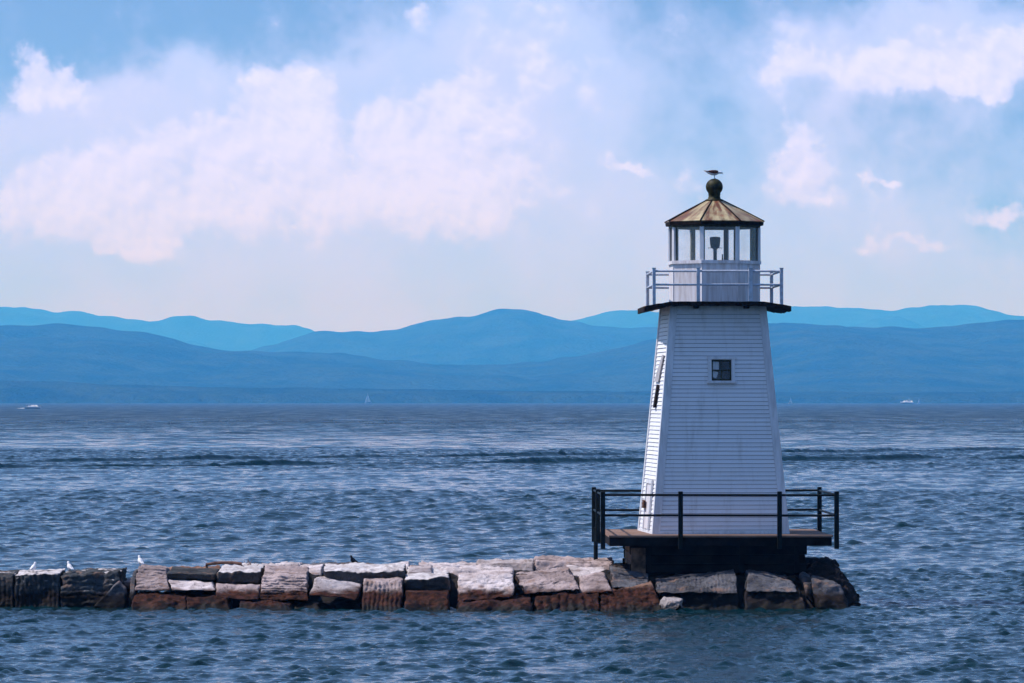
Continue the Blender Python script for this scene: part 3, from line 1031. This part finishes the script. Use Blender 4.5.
# ------------------------------------------------------------------ breakwater blocks
def stone(label, quad, dt, db, D, kind, groove=None, gs=0.12, lift=0.05, rough=0.035, rnd=0.09, under=0.0, name="stone_block", seed=None, ga=0.016):
    """quad = front face corners (top-left, top-right, bottom-right, bottom-left) read off the photo,
    standing at distance dt (top edge) and db (bottom edge); the block runs D metres back"""
    seed = seed if seed is not None else (len(label) * 13.7 + quad[0][0] * 0.77)
    tl, tr, br, bl = [Vector(at(px, py, d)) for (px, py), d in zip(quad, (dt, dt, db, db))]
    br.z -= under
    bl.z -= under
    back = [p + Vector((0, D, 0)) for p in (tl, tr, br, bl)]
    back[0].z += lift
    back[1].z += lift
    # blocks lean the way a sloped face leans: the underside runs parallel to the bed
    ctr = sum((tl, tr, br, bl), Vector()) / 8 + sum(back, Vector()) / 8
    fl = [p - ctr for p in (tl, tr, br, bl)]
    bk = [p - ctr for p in back]
    w = ((tr - tl).length + (br - bl).length) / 2
    hgt = ((tl - bl).length + (tr - br).length) / 2
    cell = 0.026 if groove else 0.04
    N = [max(4, min(64, int(round(s_ / c_)))) for s_, c_ in ((w, cell), (D, 0.065), (hgt, cell))]
    dim = (w, D, hgt)
    rad_ = [min(0.9, 2 * rnd * min(0.25, min(dim)) / s_) for s_ in dim]
    vid, verts, faces = {}, [], []

    def vert(i, j, k):
        key = (i, j, k)
        if key in vid:
            return vid[key]
        p = [2 * i / N[0] - 1, 2 * j / N[1] - 1, 2 * k / N[2] - 1]
        c_ = [max(-1 + r_, min(1 - r_, q_)) for q_, r_ in zip(p, rad_)]
        d_ = [(q_ - cc) / r_ for q_, cc, r_ in zip(p, c_, rad_)]
        ln = math.sqrt(sum(q_ * q_ for q_ in d_))
        if ln > 1e-6:
            mxl = max(abs(q_) for q_ in d_)
            d_ = [q_ / ln * mxl for q_ in d_]
        p = [cc + r_ * q_ for cc, r_, q_ in zip(c_, rad_, d_)]
        u, v_, t_ = [(q_ + 1) / 2 for q_ in p]
        f_ = (fl[3] * (1 - u) + fl[2] * u) * (1 - t_) + (fl[0] * (1 - u) + fl[1] * u) * t_
        b_ = (bk[3] * (1 - u) + bk[2] * u) * (1 - t_) + (bk[0] * (1 - u) + bk[1] * u) * t_
        q_ = f_ * (1 - v_) + b_ * v_
        # roughness
        W_ = q_ + Vector((seed, seed * 0.3, 0))
        nn = noise.fractal(W_ * 1.7, 1.0, 2.0, 5)
        n3 = noise.noise_vector(W_ * 3.3)
        amp_ = rough * (1.0 if ln < 1e-6 else 1.5)
        n4 = noise.noise_vector(W_ * 11.0)
        q_ = q_ + n3 * amp_ * 0.8 + n4 * amp_ * 0.45 + Vector((0, -nn * amp_, nn * amp_ * 0.7))
        if groove and j == 0:
            gco = (u * w if groove == 'v' else t_ * hgt) + 0.03 * noise.noise(W_ * 2)
            g_ = abs(math.sin(math.pi * gco / gs)) ** 0.4 * (0.75 + 0.5 * noise.noise(W_ * 1.3 + Vector((5, 0, 0))))
            q_ = q_ + Vector((0, (1 - g_) * ga * 3.6, -(1 - g_) * ga * 0.9))
        vid[key] = len(verts)
        verts.append(q_)
        return vid[key]

    for i in range(N[0]):
        for k in range(N[2]):
            faces.append((vert(i, 0, k), vert(i + 1, 0, k), vert(i + 1, 0, k + 1), vert(i, 0, k + 1)))
            faces.append((vert(i, N[1], k), vert(i, N[1], k + 1), vert(i + 1, N[1], k + 1), vert(i + 1, N[1], k)))
        for j in range(N[1]):
            faces.append((vert(i, j, N[2]), vert(i + 1, j, N[2]), vert(i + 1, j + 1, N[2]), vert(i, j + 1, N[2])))
            faces.append((vert(i, j, 0), vert(i, j + 1, 0), vert(i + 1, j + 1, 0), vert(i + 1, j, 0)))
    for j in range(N[1]):
        for k in range(N[2]):
            faces.append((vert(0, j, k), vert(0, j, k + 1), vert(0, j + 1, k + 1), vert(0, j + 1, k)))
            faces.append((vert(N[0], j, k), vert(N[0], j + 1, k), vert(N[0], j + 1, k + 1), vert(N[0], j, k + 1)))
    o = nobj(name, verts, faces, SM[kind], smooth=True)
    o.location = ctr
    tag(o, label, 'boulder' if name == 'boulder' else 'stone block', 'boulders at the end of the breakwater' if name == 'boulder' else 'stone blocks of the breakwater')
    return o


S = stone
# --- the low dark section at the left
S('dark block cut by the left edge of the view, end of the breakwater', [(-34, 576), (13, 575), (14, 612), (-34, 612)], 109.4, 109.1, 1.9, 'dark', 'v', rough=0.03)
S('dark fluted block with white top under the leftmost white gull', [(15, 575), (59, 573.5), (60, 612), (15, 612)], 109.4, 109.1, 1.7, 'guano_sunlit', 'v', gs=0.11, lift=0.06, rough=0.03)
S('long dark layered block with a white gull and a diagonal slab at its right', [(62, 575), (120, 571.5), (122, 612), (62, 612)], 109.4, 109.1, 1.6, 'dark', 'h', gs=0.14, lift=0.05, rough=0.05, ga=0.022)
S('narrow slab leaning diagonally against the long dark layered block', [(118, 582), (125, 589), (126, 612), (93, 607)], 108.75, 108.5, 0.5, 'grey', rough=0.03)
S('small pinkish stone wedged in the dark gap between the two breakwater sections', [(123, 582), (130, 581), (131, 606), (123, 606)], 110.2, 110.0, 0.8, 'pink', rough=0.05)
# --- the pale section: water row
S('long rust brown block at the waterline, leftmost of the pale section', [(135, 594), (186, 596), (186, 615), (131, 614)], 108.2, 107.6, 1.4, 'rust', rough=0.04, lift=0.03)
S('long rust brown block at the waterline right of the gull corner', [(187, 596), (229, 598), (230, 616), (187, 615)], 108.2, 107.6, 1.4, 'rust', rough=0.04, lift=0.03)
S('low rust brown stone awash below the big ridged block', [(240, 603), (290, 605), (294, 616), (238, 616)], 107.7, 107.2, 1.3, 'rust', rough=0.05, lift=0.04)
S('dark wet stone awash beneath the tilted white slab', [(296, 603), (360, 605), (361, 616), (294, 616)], 108.3, 107.8, 1.3, 'boulder', rough=0.05, lift=0.0)
S('fluted upright block with brown foot right of the tilted white slab', [(364, 581.5), (402, 581), (402, 615), (361, 616)], 108.4, 107.4, 1.0, 'pink', 'v', gs=0.105, rough=0.03, lift=0.05, ga=0.024)
S('brown waterline block below the stepped pale block', [(406, 592), (448, 591.5), (449, 615), (404, 615)], 108.1, 107.4, 1.1, 'rust', rough=0.035, lift=0.04)
S('low orange brown ledge at the waterline below the smooth pale block', [(459, 603), (530, 600), (532, 615), (456, 616)], 107.7, 107.1, 1.3, 'rust', rough=0.045, lift=0.05)
S('rust brown ridged block at the waterline below the speckled tilted block', [(536, 597.5), (598, 593), (600, 613), (534, 614)], 108.0, 107.5, 1.3, 'rust', 'v', gs=0.2, rough=0.04, lift=0.04)
S('rust brown ridged block with pale top left of the small white rock', [(601, 592), (652, 584.5), (663, 611), (600, 613)], 108.3, 107.5, 1.3, 'rust', 'v', gs=0.2, rough=0.04, lift=0.05)
# --- second row
S('pinkish ridged block tilted at the left corner under the white gull', [(138, 567.5), (165, 570), (169, 589), (135, 590.5)], 109.5, 108.4, 1.5, 'pink', 'h', gs=0.16, rough=0.03, lift=0.03, ga=0.02)
S('thin dark slab standing on edge at the corner of the pale section', [(132, 573), (136, 572), (134, 607), (128, 608)], 109.4, 108.6, 1.2, 'grey', rough=0.02)
S('thin grey slab under the brown mossy ledge', [(167, 573.5), (215, 575), (215, 581), (167, 580)], 109.2, 109.28, 1.8, 'plain', rough=0.025, lift=0.10)
S('low white slab with dark shadow line beneath, under the thin grey slab', [(168.5, 580.5), (212, 583), (215, 591), (172, 590.5)], 109.0, 108.4, 1.0, 'pale', rough=0.025, lift=0.02)
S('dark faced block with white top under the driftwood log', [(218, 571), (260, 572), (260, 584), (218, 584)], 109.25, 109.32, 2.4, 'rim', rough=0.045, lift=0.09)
S('pinkish sloped block under the dark faced block', [(216, 584.5), (259.5, 585), (259, 600), (216, 598)], 108.9, 108.2, 1.2, 'pink', rough=0.03, lift=0.03)
S('big ridged pale block with white sloping top', [(263, 575), (306, 577), (307, 600), (260, 600)], 109.2, 108.2, 1.8, 'pink', 'h', gs=0.13, rough=0.035, lift=0.18, ga=0.024)
S('white flat slab behind the big ridged block', [(270, 570.5), (321, 567.5), (321, 575), (272, 575)], 110.6, 110.2, 1.7, 'pale', rough=0.03, lift=0.02)
S('smooth white slab tilted down to the right', [(316.5, 578), (361, 585.5), (357, 600), (309, 595)], 108.7, 107.8, 0.8, 'pale', rough=0.03, lift=0.03, rnd=0.3)
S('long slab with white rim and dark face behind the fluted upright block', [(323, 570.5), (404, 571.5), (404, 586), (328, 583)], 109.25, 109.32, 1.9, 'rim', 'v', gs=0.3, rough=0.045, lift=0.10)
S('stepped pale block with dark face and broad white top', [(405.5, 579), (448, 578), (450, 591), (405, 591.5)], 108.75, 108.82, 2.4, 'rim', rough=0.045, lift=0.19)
S('small flat slab on top of the stepped pale block', [(409, 568.5), (431, 568), (432, 574), (408, 574.5)], 110.0, 109.8, 1.4, 'pale', rough=0.02, lift=0.03)
S('smooth pale block with tan stain right of the stepped block', [(458, 578), (512.5, 574), (514, 596), (458, 602)], 109.1, 108.0, 1.3, 'pale', 'h', gs=0.22, rough=0.035, lift=0.08, rnd=0.3, ga=0.012)
S('speckled block tilted forward above a black gap', [(516, 575), (568, 568.5), (579.5, 589), (525, 593)], 109.7, 108.2, 1.0, 'pink', 'h', gs=0.3, rough=0.045, lift=0.0)
S('dark stone in the gap under the speckled tilted block', [(514, 577), (528, 594), (578, 590), (582, 604)][:1] + [(578, 590), (582, 606), (516, 606)], 109.6, 108.9, 1.0, 'boulder', rough=0.04)
S('pinkish square block left of the shaded grey blocks', [(579.5, 578), (604, 574.5), (612, 592), (580, 594)], 109.3, 108.2, 1.1, 'pink', rough=0.03, lift=0.05)
S('white flat slab behind the pinkish square block', [(566, 569.5), (604, 570), (606, 576), (572, 577)], 110.4, 109.9, 1.5, 'pale', rough=0.03, lift=0.03)
S('cracked grey block in the shade at the foot of the pipe', [(611, 570), (648, 575), (650, 587), (613, 588)], 109.8, 108.6, 1.3, 'grey', rough=0.04, lift=0.05)
# --- back row
S('long brown mossy ledge behind the thin grey slab', [(164, 571), (217, 570.5), (217, 577), (164, 577)], 111.3, 111.0, 1.4, 'rust', rough=0.05, lift=0.03)
S('low white back row slab between driftwood and big ridged block', [(259, 566.5), (300, 565), (300, 574), (259, 574)], 111.9, 111.6, 1.3, 'pale', rough=0.05, lift=0.03)
S('dark back row slab under the small dark bird', [(300, 567), (372, 566.5), (372, 573), (300, 573)], 111.8, 111.6, 1.3, 'grey', rough=0.06, lift=0.03)
S('thin pale back row slab right of the small dark bird', [(373, 567), (408, 565.5), (408, 573), (373, 573)], 111.9, 111.6, 1.3, 'pale', rough=0.03, lift=0.03)
S('thin pale back row slab with reddish rim behind the stepped block', [(420, 565), (476, 566), (476, 574), (420, 574)], 111.6, 111.3, 1.4, 'pale', rough=0.05, lift=0.03)
S('wide white back row slab sloping beside the smooth pale block', [(436, 570), (512, 570.5), (514, 578), (450, 578)], 110.4, 110.0, 1.2, 'pale', rough=0.05, lift=0.04)
S('long white back row slab with dark notched lower edge', [(477, 563.5), (534, 563.2), (534, 572), (477, 572)], 112.1, 111.9, 1.3, 'pale', rough=0.04, lift=0.05)
S('highest pale back row slab behind the speckled tilted block', [(535, 562), (614, 564), (614, 572), (535, 572)], 112.2, 112.0, 1.5, 'pink', rough=0.05, lift=0.10)
# --- in the shade of the platform
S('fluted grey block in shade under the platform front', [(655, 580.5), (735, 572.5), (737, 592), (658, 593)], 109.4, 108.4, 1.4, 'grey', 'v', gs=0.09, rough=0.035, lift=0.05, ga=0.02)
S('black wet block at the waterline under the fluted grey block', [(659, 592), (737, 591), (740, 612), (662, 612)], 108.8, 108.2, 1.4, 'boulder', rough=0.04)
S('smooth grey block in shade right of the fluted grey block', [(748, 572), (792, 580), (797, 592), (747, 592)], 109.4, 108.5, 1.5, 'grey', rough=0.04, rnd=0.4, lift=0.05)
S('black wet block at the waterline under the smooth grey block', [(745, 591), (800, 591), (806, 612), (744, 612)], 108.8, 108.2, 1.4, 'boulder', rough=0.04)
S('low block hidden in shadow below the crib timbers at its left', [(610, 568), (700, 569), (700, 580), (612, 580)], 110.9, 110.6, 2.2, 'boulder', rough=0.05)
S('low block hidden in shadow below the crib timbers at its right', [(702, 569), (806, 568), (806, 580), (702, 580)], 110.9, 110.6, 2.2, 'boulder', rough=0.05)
# --- boulders at the right end and the small white rock
S('bluish grey slab leaning at the right end of the breakwater', [(811, 577), (840, 585), (851, 612), (817, 612)], 109.2, 108.5, 0.7, 'grey', rough=0.04, rnd=0.6, name='boulder')
S('narrow pale wedge between the black block and the leaning slab', [(800, 573), (812, 576), (816, 606), (806, 598)], 109.6, 109.0, 0.7, 'grey', rough=0.04, rnd=0.6, name='boulder')
S('rounded black boulder beside the right foot of the platform', [(806, 562), (836, 561), (845, 582), (800, 584)], 110.6, 110.0, 1.8, 'boulder', rough=0.09, rnd=1.3, name='boulder')
S('black boulder sloping into the water at the far right tip', [(826, 578), (847, 574), (865, 612), (836, 612)], 110.0, 109.0, 1.6, 'boulder', rough=0.09, rnd=1.3, name='boulder')
S('small white rock in the water below the shaded blocks', [(664, 599), (679, 600.5), (683, 611), (660, 611)], 107.6, 107.2, 0.5, 'white', rough=0.09, rnd=0.6, name='boulder')

# rubble fill between the blocks
M_rub = simple("dark_wet_rubble", (0.022, 0.018, 0.016), 0.8, 0.5, 3.0, bmp=0.6)
verts, faces = [], []
for a0, a1, dep0, dep1, top_ in ((-34, 121, 109.6, 111.0, 0.55), (134, 845, 108.7, 113.4, 0.72)):
    nx_, ny_ = int((a1 - a0) / 5) + 2, 26
    base_i = len(verts)
    for j in range(ny_):
        d = dep0 + (dep1 - dep0) * j / (ny_ - 1)
        for i in range(nx_):
            p = at(a0 + (a1 - a0) * i / (nx_ - 1), HZ, d)
            e = min(1, 4 * j / (ny_ - 1), 5 * (1 - j / (ny_ - 1)), 14 * i / (nx_ - 1), 14 * (1 - i / (nx_ - 1)))
            verts.append((p.x, d, -0.5 + (top_ + 0.5) * e + 0.16 * noise.fractal(Vector((p.x * 1.4, d * 1.4, 3)), 1, 2, 4) * e))
    for j in range(ny_ - 1):
        for i in range(nx_ - 1):
            a = base_i + j * nx_ + i
            faces.append((a, a + 1, a + nx_ + 1, a + nx_))
rub = nobj("rubble", verts, faces, M_rub, smooth=False)
tag(rub, 'dark wet rubble filling the gaps between the breakwater blocks', 'rubble', kind='stuff')

# driftwood
bm = bmesh.new()
ptsd = [(206, 564.5), (214, 563.2), (222, 562.6), (231, 562.6), (242, 563.8)]
for i in range(len(ptsd) - 1):
    rod(bm, at(*ptsd[i], 111.2), at(*ptsd[i + 1], 111.2), (0.035 + 0.008 * (i % 2), 0.038), 8)
rod(bm, at(206.5, 564.5, 111.2), at(208, 571, 111.2), 0.03, 6)
rod(bm, at(241, 563.8, 111.2), at(243.5, 573, 111.1), 0.026, 6)
o = obj("driftwood_log", bm, M_log)
tag(o, 'thin brown driftwood log lying on the breakwater stones', 'driftwood')
bm = bmesh.new()
for i in range(26):
    a = at(random.uniform(244, 256), 568, 111.5 + random.uniform(-0.3, 0.3))
    rod(bm, a, a + Vector((random.uniform(-.18, .18), random.uniform(-.1, .1), random.uniform(0.06, 0.22))), (0.012, 0.004), 5)
o = obj("weed_tuft", bm, M_log)
tag(o, 'dry brown weed tuft beside the end of the driftwood log', 'weeds')


# ------------------------------------------------------------------ birds
def bird_ring(c, ax, rw, rh, n=12):
    """ellipse across the bird's length axis ax, in its x-z plane"""
    side_ = Vector((0, 1, 0))
    up = ax.cross(side_).normalized()
    return [c + side_ * (rw * math.cos(2 * math.pi * i / n)) + up * (rh * math.sin(2 * math.pi * i / n)) for i in range(n)]


def make_bird(name, label, loc, rz, body_m, wing_m, upright, size, leg_m=None, group=None, cat='gull', bill_m=None, down=False):
    root = empty(name, loc, rz)
    tag(root, label, cat, group)
    s = size
    fat = 1.3 if upright else 1.0
    legh = 0.13 * s
    if upright:
        spine = [((-.27, .14), .005, .004), ((-.20, .165), .035, .016), ((-.10, .20), .07, .06), ((0, .25), .085, .09), ((.07, .31), .075, .085),
                 ((.105, .38), .045, .05), ((.115, .43), .038, .042), ((.135, .465), .045, .046), ((.165, .475), .032, .034), ((.19, .473), .012, .014)]
        bill = [((.185, .473), .012), ((.225, .464), .009), ((.245, .455), .003)]
        wing = [((.06, .30), .055), ((-.02, .265), .068), ((-.12, .22), .05), ((-.24, .175), .02), ((-.31, .155), .005)]
        hip = (.0, .18)
    elif down:
        spine = [((-.44, .305), .004, .003), ((-.36, .285), .025, .012), ((-.24, .255), .06, .06), ((-.10, .235), .09, .10), ((.04, .235), .09, .105),
                 ((.15, .245), .06, .062), ((.22, .25), .042, .045), ((.275, .245), .045, .045), ((.315, .228), .030, .030), ((.335, .215), .012, .012)]
        bill = [((.325, .22), .012), ((.352, .185), .009), ((.36, .165), .003)]
        wing = [((.14, .275), .05), ((.03, .270), .085), ((-.12, .275), .075), ((-.28, .29), .022), ((-.42, .32), .005)]
        hip = (0, .17)
    lo_ = 0.0
    bm = bmesh.new()
    rings_ = []
    for i, ((x_, z_), rw, rh) in enumerate(spine):
        p0 = spine[max(0, i - 1)][0]
        p1 = spine[min(len(spine) - 1, i + 1)][0]
        ax = Vector((p1[0] - p0[0], 0, p1[1] - p0[1])).normalized()
        rings_.append([q_ * s for q_ in bird_ring(Vector((x_, 0, z_)), ax, rw * fat, rh * fat)])
    loft(bm, rings_)
    obj("body", bm, body_m, root, smooth=True)
    for sgn in (-1, 1):
        bm = bmesh.new()
        rr_ = []
        for (x_, z_), wd in wing:
            yy_ = sgn * (0.03 + wd * 0.75)
            cc = Vector((x_, yy_, z_))
            rr_.append([(cc + Vector((0, sgn * 0.016 * math.cos(t_), wd * 0.85 * math.sin(t_)))) * s for t_ in [2 * math.pi * i / 8 for i in range(8)]])
        loft(bm, rr_)
        obj("wing", bm, wing_m, root, smooth=True)
        bm = bmesh.new()
        rod(bm, Vector((hip[0], sgn * .03, hip[1])) * s, Vector((hip[0] + .01, sgn * .03, 0.006)) * s, 0.011 * s, 6)
        rod(bm, Vector((hip[0], sgn * .03, 0.008)) * s, Vector((hip[0] + .06, sgn * .04, 0.006)) * s, 0.011 * s, 5)
        obj("leg", bm, leg_m or M_leg, root)
    bm = bmesh.new()
    loft(bm, [[(Vector((x_, 0, z_)) + Vector((0, r_ * math.cos(t_), r_ * math.sin(t_)))) * s for t_ in [2 * math.pi * i / 6 for i in range(6)]] for (x_, z_), r_ in bill])
    obj("bill", bm, bill_m or M_bill, root)
    return root


def lake_pt(px, py, d):
    return at(px, py, d)


G = 'white gulls standing on the breakwater'
make_bird('gull', 'white gull on the white topped fluted block, leftmost of the gulls', at(33.5, 573.0, 110.1), R(55), M_gullwhite, M_gullgrey, True, 0.53, group=G)
make_bird('gull', 'white gull above the long dark layered block left of the diagonal slab', at(70, 572.3, 110.1), R(125), M_gullwhite, M_gullwhite, True, 0.53, group=G)
make_bird('gull', 'white gull standing at the corner of the pinkish ridged block', at(140.5, 566.6, 109.9), R(118), M_gullwhite, M_gullwhite, True, 0.54, group=G)
make_bird('bird', 'small dark bird standing on the back row slab in mid breakwater', at(353.5, 565.5, 112.2), R(215), M_darkfeather, M_darkfeather, True, 0.50, M_darkfeather, cat='bird', bill_m=M_darkfeather)
bx = Vector((0.05 * math.cos(R(4.5)) + LX, LY + 0.05 * math.sin(R(4.5)), BALLTOP - 0.003))
make_bird('gull', 'brown winged gull perched on top of the ball finial of the lantern roof', bx, R(8), M_gullwhite, M_gullbrown, False, 0.63, M_gullgrey, bill_m=M_gullgrey, down=True)


# ------------------------------------------------------------------ boats far out
def hull(bm, L, Bm, H, z0=-0.3, sheer=0.25):
    rr_ = []
    for f in np.linspace(0, 1, 9):
        x_ = -L / 2 + L * f
        w_ = Bm / 2 * (0.86 + 0.14 * math.sin(math.pi * min(1, f * 1.4))) * (1 - max(0, (f - 0.45) / 0.55) ** 2.2) + 0.02
        zt = H * (0.85 + sheer * f * f)
        rr_.append([(x_, -w_, zt), (x_, -w_ * 0.86, H * 0.35), (x_, -w_ * 0.3, z0), (x_, w_ * 0.3, z0), (x_, w_ * 0.86, H * 0.35), (x_, w_, zt)])
    loft(bm, rr_)


def sailboat(label, px, d, L, MH, rz, two=True):
    p = at(px, HZ, d)
    root = empty("sailboat", (p.x, d, 0.0), rz)
    tag(root, label, 'sailboat', 'sailboats near the far shore')
    bm = bmesh.new()
    hull(bm, L, L * 0.3, L * 0.12)
    obj("hull", bm, M_hull, root)
    bm = bmesh.new()
    rod(bm, (L * 0.08, 0, L * 0.1), (L * 0.08, 0, MH), 0.09, 6)
    rod(bm, (L * 0.08, 0, L * 0.22), (-L * 0.38, 0, L * 0.22), 0.07, 6)
    obj("mast", bm, M_navy, root)
    def sail(pts_, bel):
        bm = bmesh.new()
        A, B_, C_ = [Vector(q_) for q_ in pts_]
        n_ = 8
        g_ = {}
        for i in range(n_ + 1):
            for j in range(n_ + 1 - i):
                u, v_ = i / n_, j / n_
                w_ = 1 - u - v_
                q_ = A * w_ + B_ * u + C_ * v_
                q_.y += bel * 27 * u * v_ * w_ + 0.5 * bel * 4 * u * w_
                g_[i, j] = (bm.verts.new(q_), bm.verts.new(q_ + Vector((0, 0.03, 0))))
        for s_ in (0, 1):
            for i in range(n_):
                for j in range(n_ - i):
                    bm.faces.new((g_[i, j][s_], g_[i + 1, j][s_], g_[i, j + 1][s_]))
                    if i + j < n_ - 1:
                        bm.faces.new((g_[i + 1, j][s_], g_[i + 1, j + 1][s_], g_[i, j + 1][s_]))
        return bm
    obj("mainsail", sail([(L * 0.07, 0, L * 0.24), (-L * 0.37, 0, L * 0.24), (L * 0.07, 0, MH * 0.98)], 0.5), M_sail, root)
    if two:
        obj("jib", sail([(L * 0.12, 0, L * 0.2), (L * 0.47, 0, L * 0.16), (L * 0.09, 0, MH * 0.85)], 0.4), M_sail, root)
    return root


sailboat('white sailboat with two sails below the left hills, largest of the sailboats', 368, 7000, 12.0, 16.5, R(205))
sailboat('small pale sailboat close to the right side of the tower', 790.5, 7500, 8.0, 10.5, R(35))
sailboat('tiny sailboat with only its mainsail, right of the white cabin cruiser', 919, 7700, 6.0, 9.5, R(20), two=False)


def motorboat(name, label, cat, px, py, d, L, rz, cabin):
    p = at(px, py, d)
    root = empty(name, (p.x, d, 0.0), rz)
    tag(root, label, cat)
    bm = bmesh.new()
    hull(bm, L, L * 0.3, L * 0.13, sheer=0.5)
    obj("hull", bm, M_hull, root)
    bm = bmesh.new()
    hull(bm, L * 0.992, L * 0.306, L * 0.035, z0=-0.31, sheer=0.0)
    obj("boot_stripe", bm, M_navy, root)
    bm = bmesh.new()
    cx0, cx1, ch = cabin
    zb = L * 0.11
    w_ = L * 0.145
    loft(bm, [[(cx0 * L, -w_, zb), (cx1 * L, -w_ * 0.8, zb), (cx1 * L, w_ * 0.8, zb), (cx0 * L, w_, zb)],
              [(cx0 * L + 0.02 * L, -w_ * 0.25, zb + ch * L), (cx1 * L - 0.16 * L, -w_ * 0.2, zb + ch * L), (cx1 * L - 0.16 * L, w_ * 0.2, zb + ch * L), (cx0 * L + 0.02 * L, w_ * 0.25, zb + ch * L)]])
    cb = obj("cabin", bm, M_hull, root)
    bm = bmesh.new()
    box(bm, ((cx0 + cx1) / 2 * L - 0.02 * L, 0, zb + ch * L * 0.72), ((cx1 - cx0) * L * 0.5, w_ * 0.9, ch * L * 0.3))
    obj("window", bm, M_navy, cb)
    return root, L


mb, L = motorboat('motorboat', 'white speedboat with small canopy heading right, at the left edge of the lake', 'motorboat', 33, 408, 2800, 10.4, R(-6), (-0.30, 0.36, 0.10))
bm = bmesh.new()
box(bm, (-0.30 * L, 0, 0.27 * L), (0.24 * L, 0.22 * L, 0.015 * L))
for sx_ in (-0.40, -0.20):
    for sy in (-1, 1):
        rod(bm, (sx_ * L, sy * 0.1 * L, 0.1 * L), (sx_ * L, sy * 0.1 * L, 0.265 * L), 0.03, 5)
obj("canopy", bm, M_hull, mb)
M_foam = simple("white_foam", (0.42, 0.46, 0.50), 0.9, 0.1, 2.0, bmp=0.2)
verts, faces = [], []
for i in range(30):
    for j in range(7):
        f = i / 29
        verts.append((-0.46 * L - f * 5.0, (j - 3) / 3 * (0.6 + 0.9 * f), 0.03 + (0.30 * (1 - f) ** 1.2 + 0.12) * (1 - ((j - 3) / 3) ** 2) * (0.7 + 0.6 * random.random())))
for i in range(29):
    for j in range(6):
        a = i * 7 + j
        faces.append((a, a + 1, a + 8, a + 7))
fo = nobj("foam_trail", verts, faces, M_foam)
fo.location = mb.location
fo.rotation_euler = mb.rotation_euler
tag(fo, 'short white foam trail behind the speedboat', 'foam', kind='stuff')
mb2, L2 = motorboat('cabin_cruiser', 'white cabin cruiser far out near the shore right of the tower', 'motorboat', 907, 403.7, 7000, 21.0, R(186), (-0.40, 0.36, 0.12))
bm = bmesh.new()
box(bm, (-0.10 * L2, 0, 0.25 * L2), (0.22 * L2, 0.16 * L2, 0.05 * L2), bev=0.1)
rod(bm, (-0.14 * L2, 0, 0.27 * L2), (-0.16 * L2, 0, 0.40 * L2), 0.12, 6)
obj("flybridge", bm, M_hull, mb2)
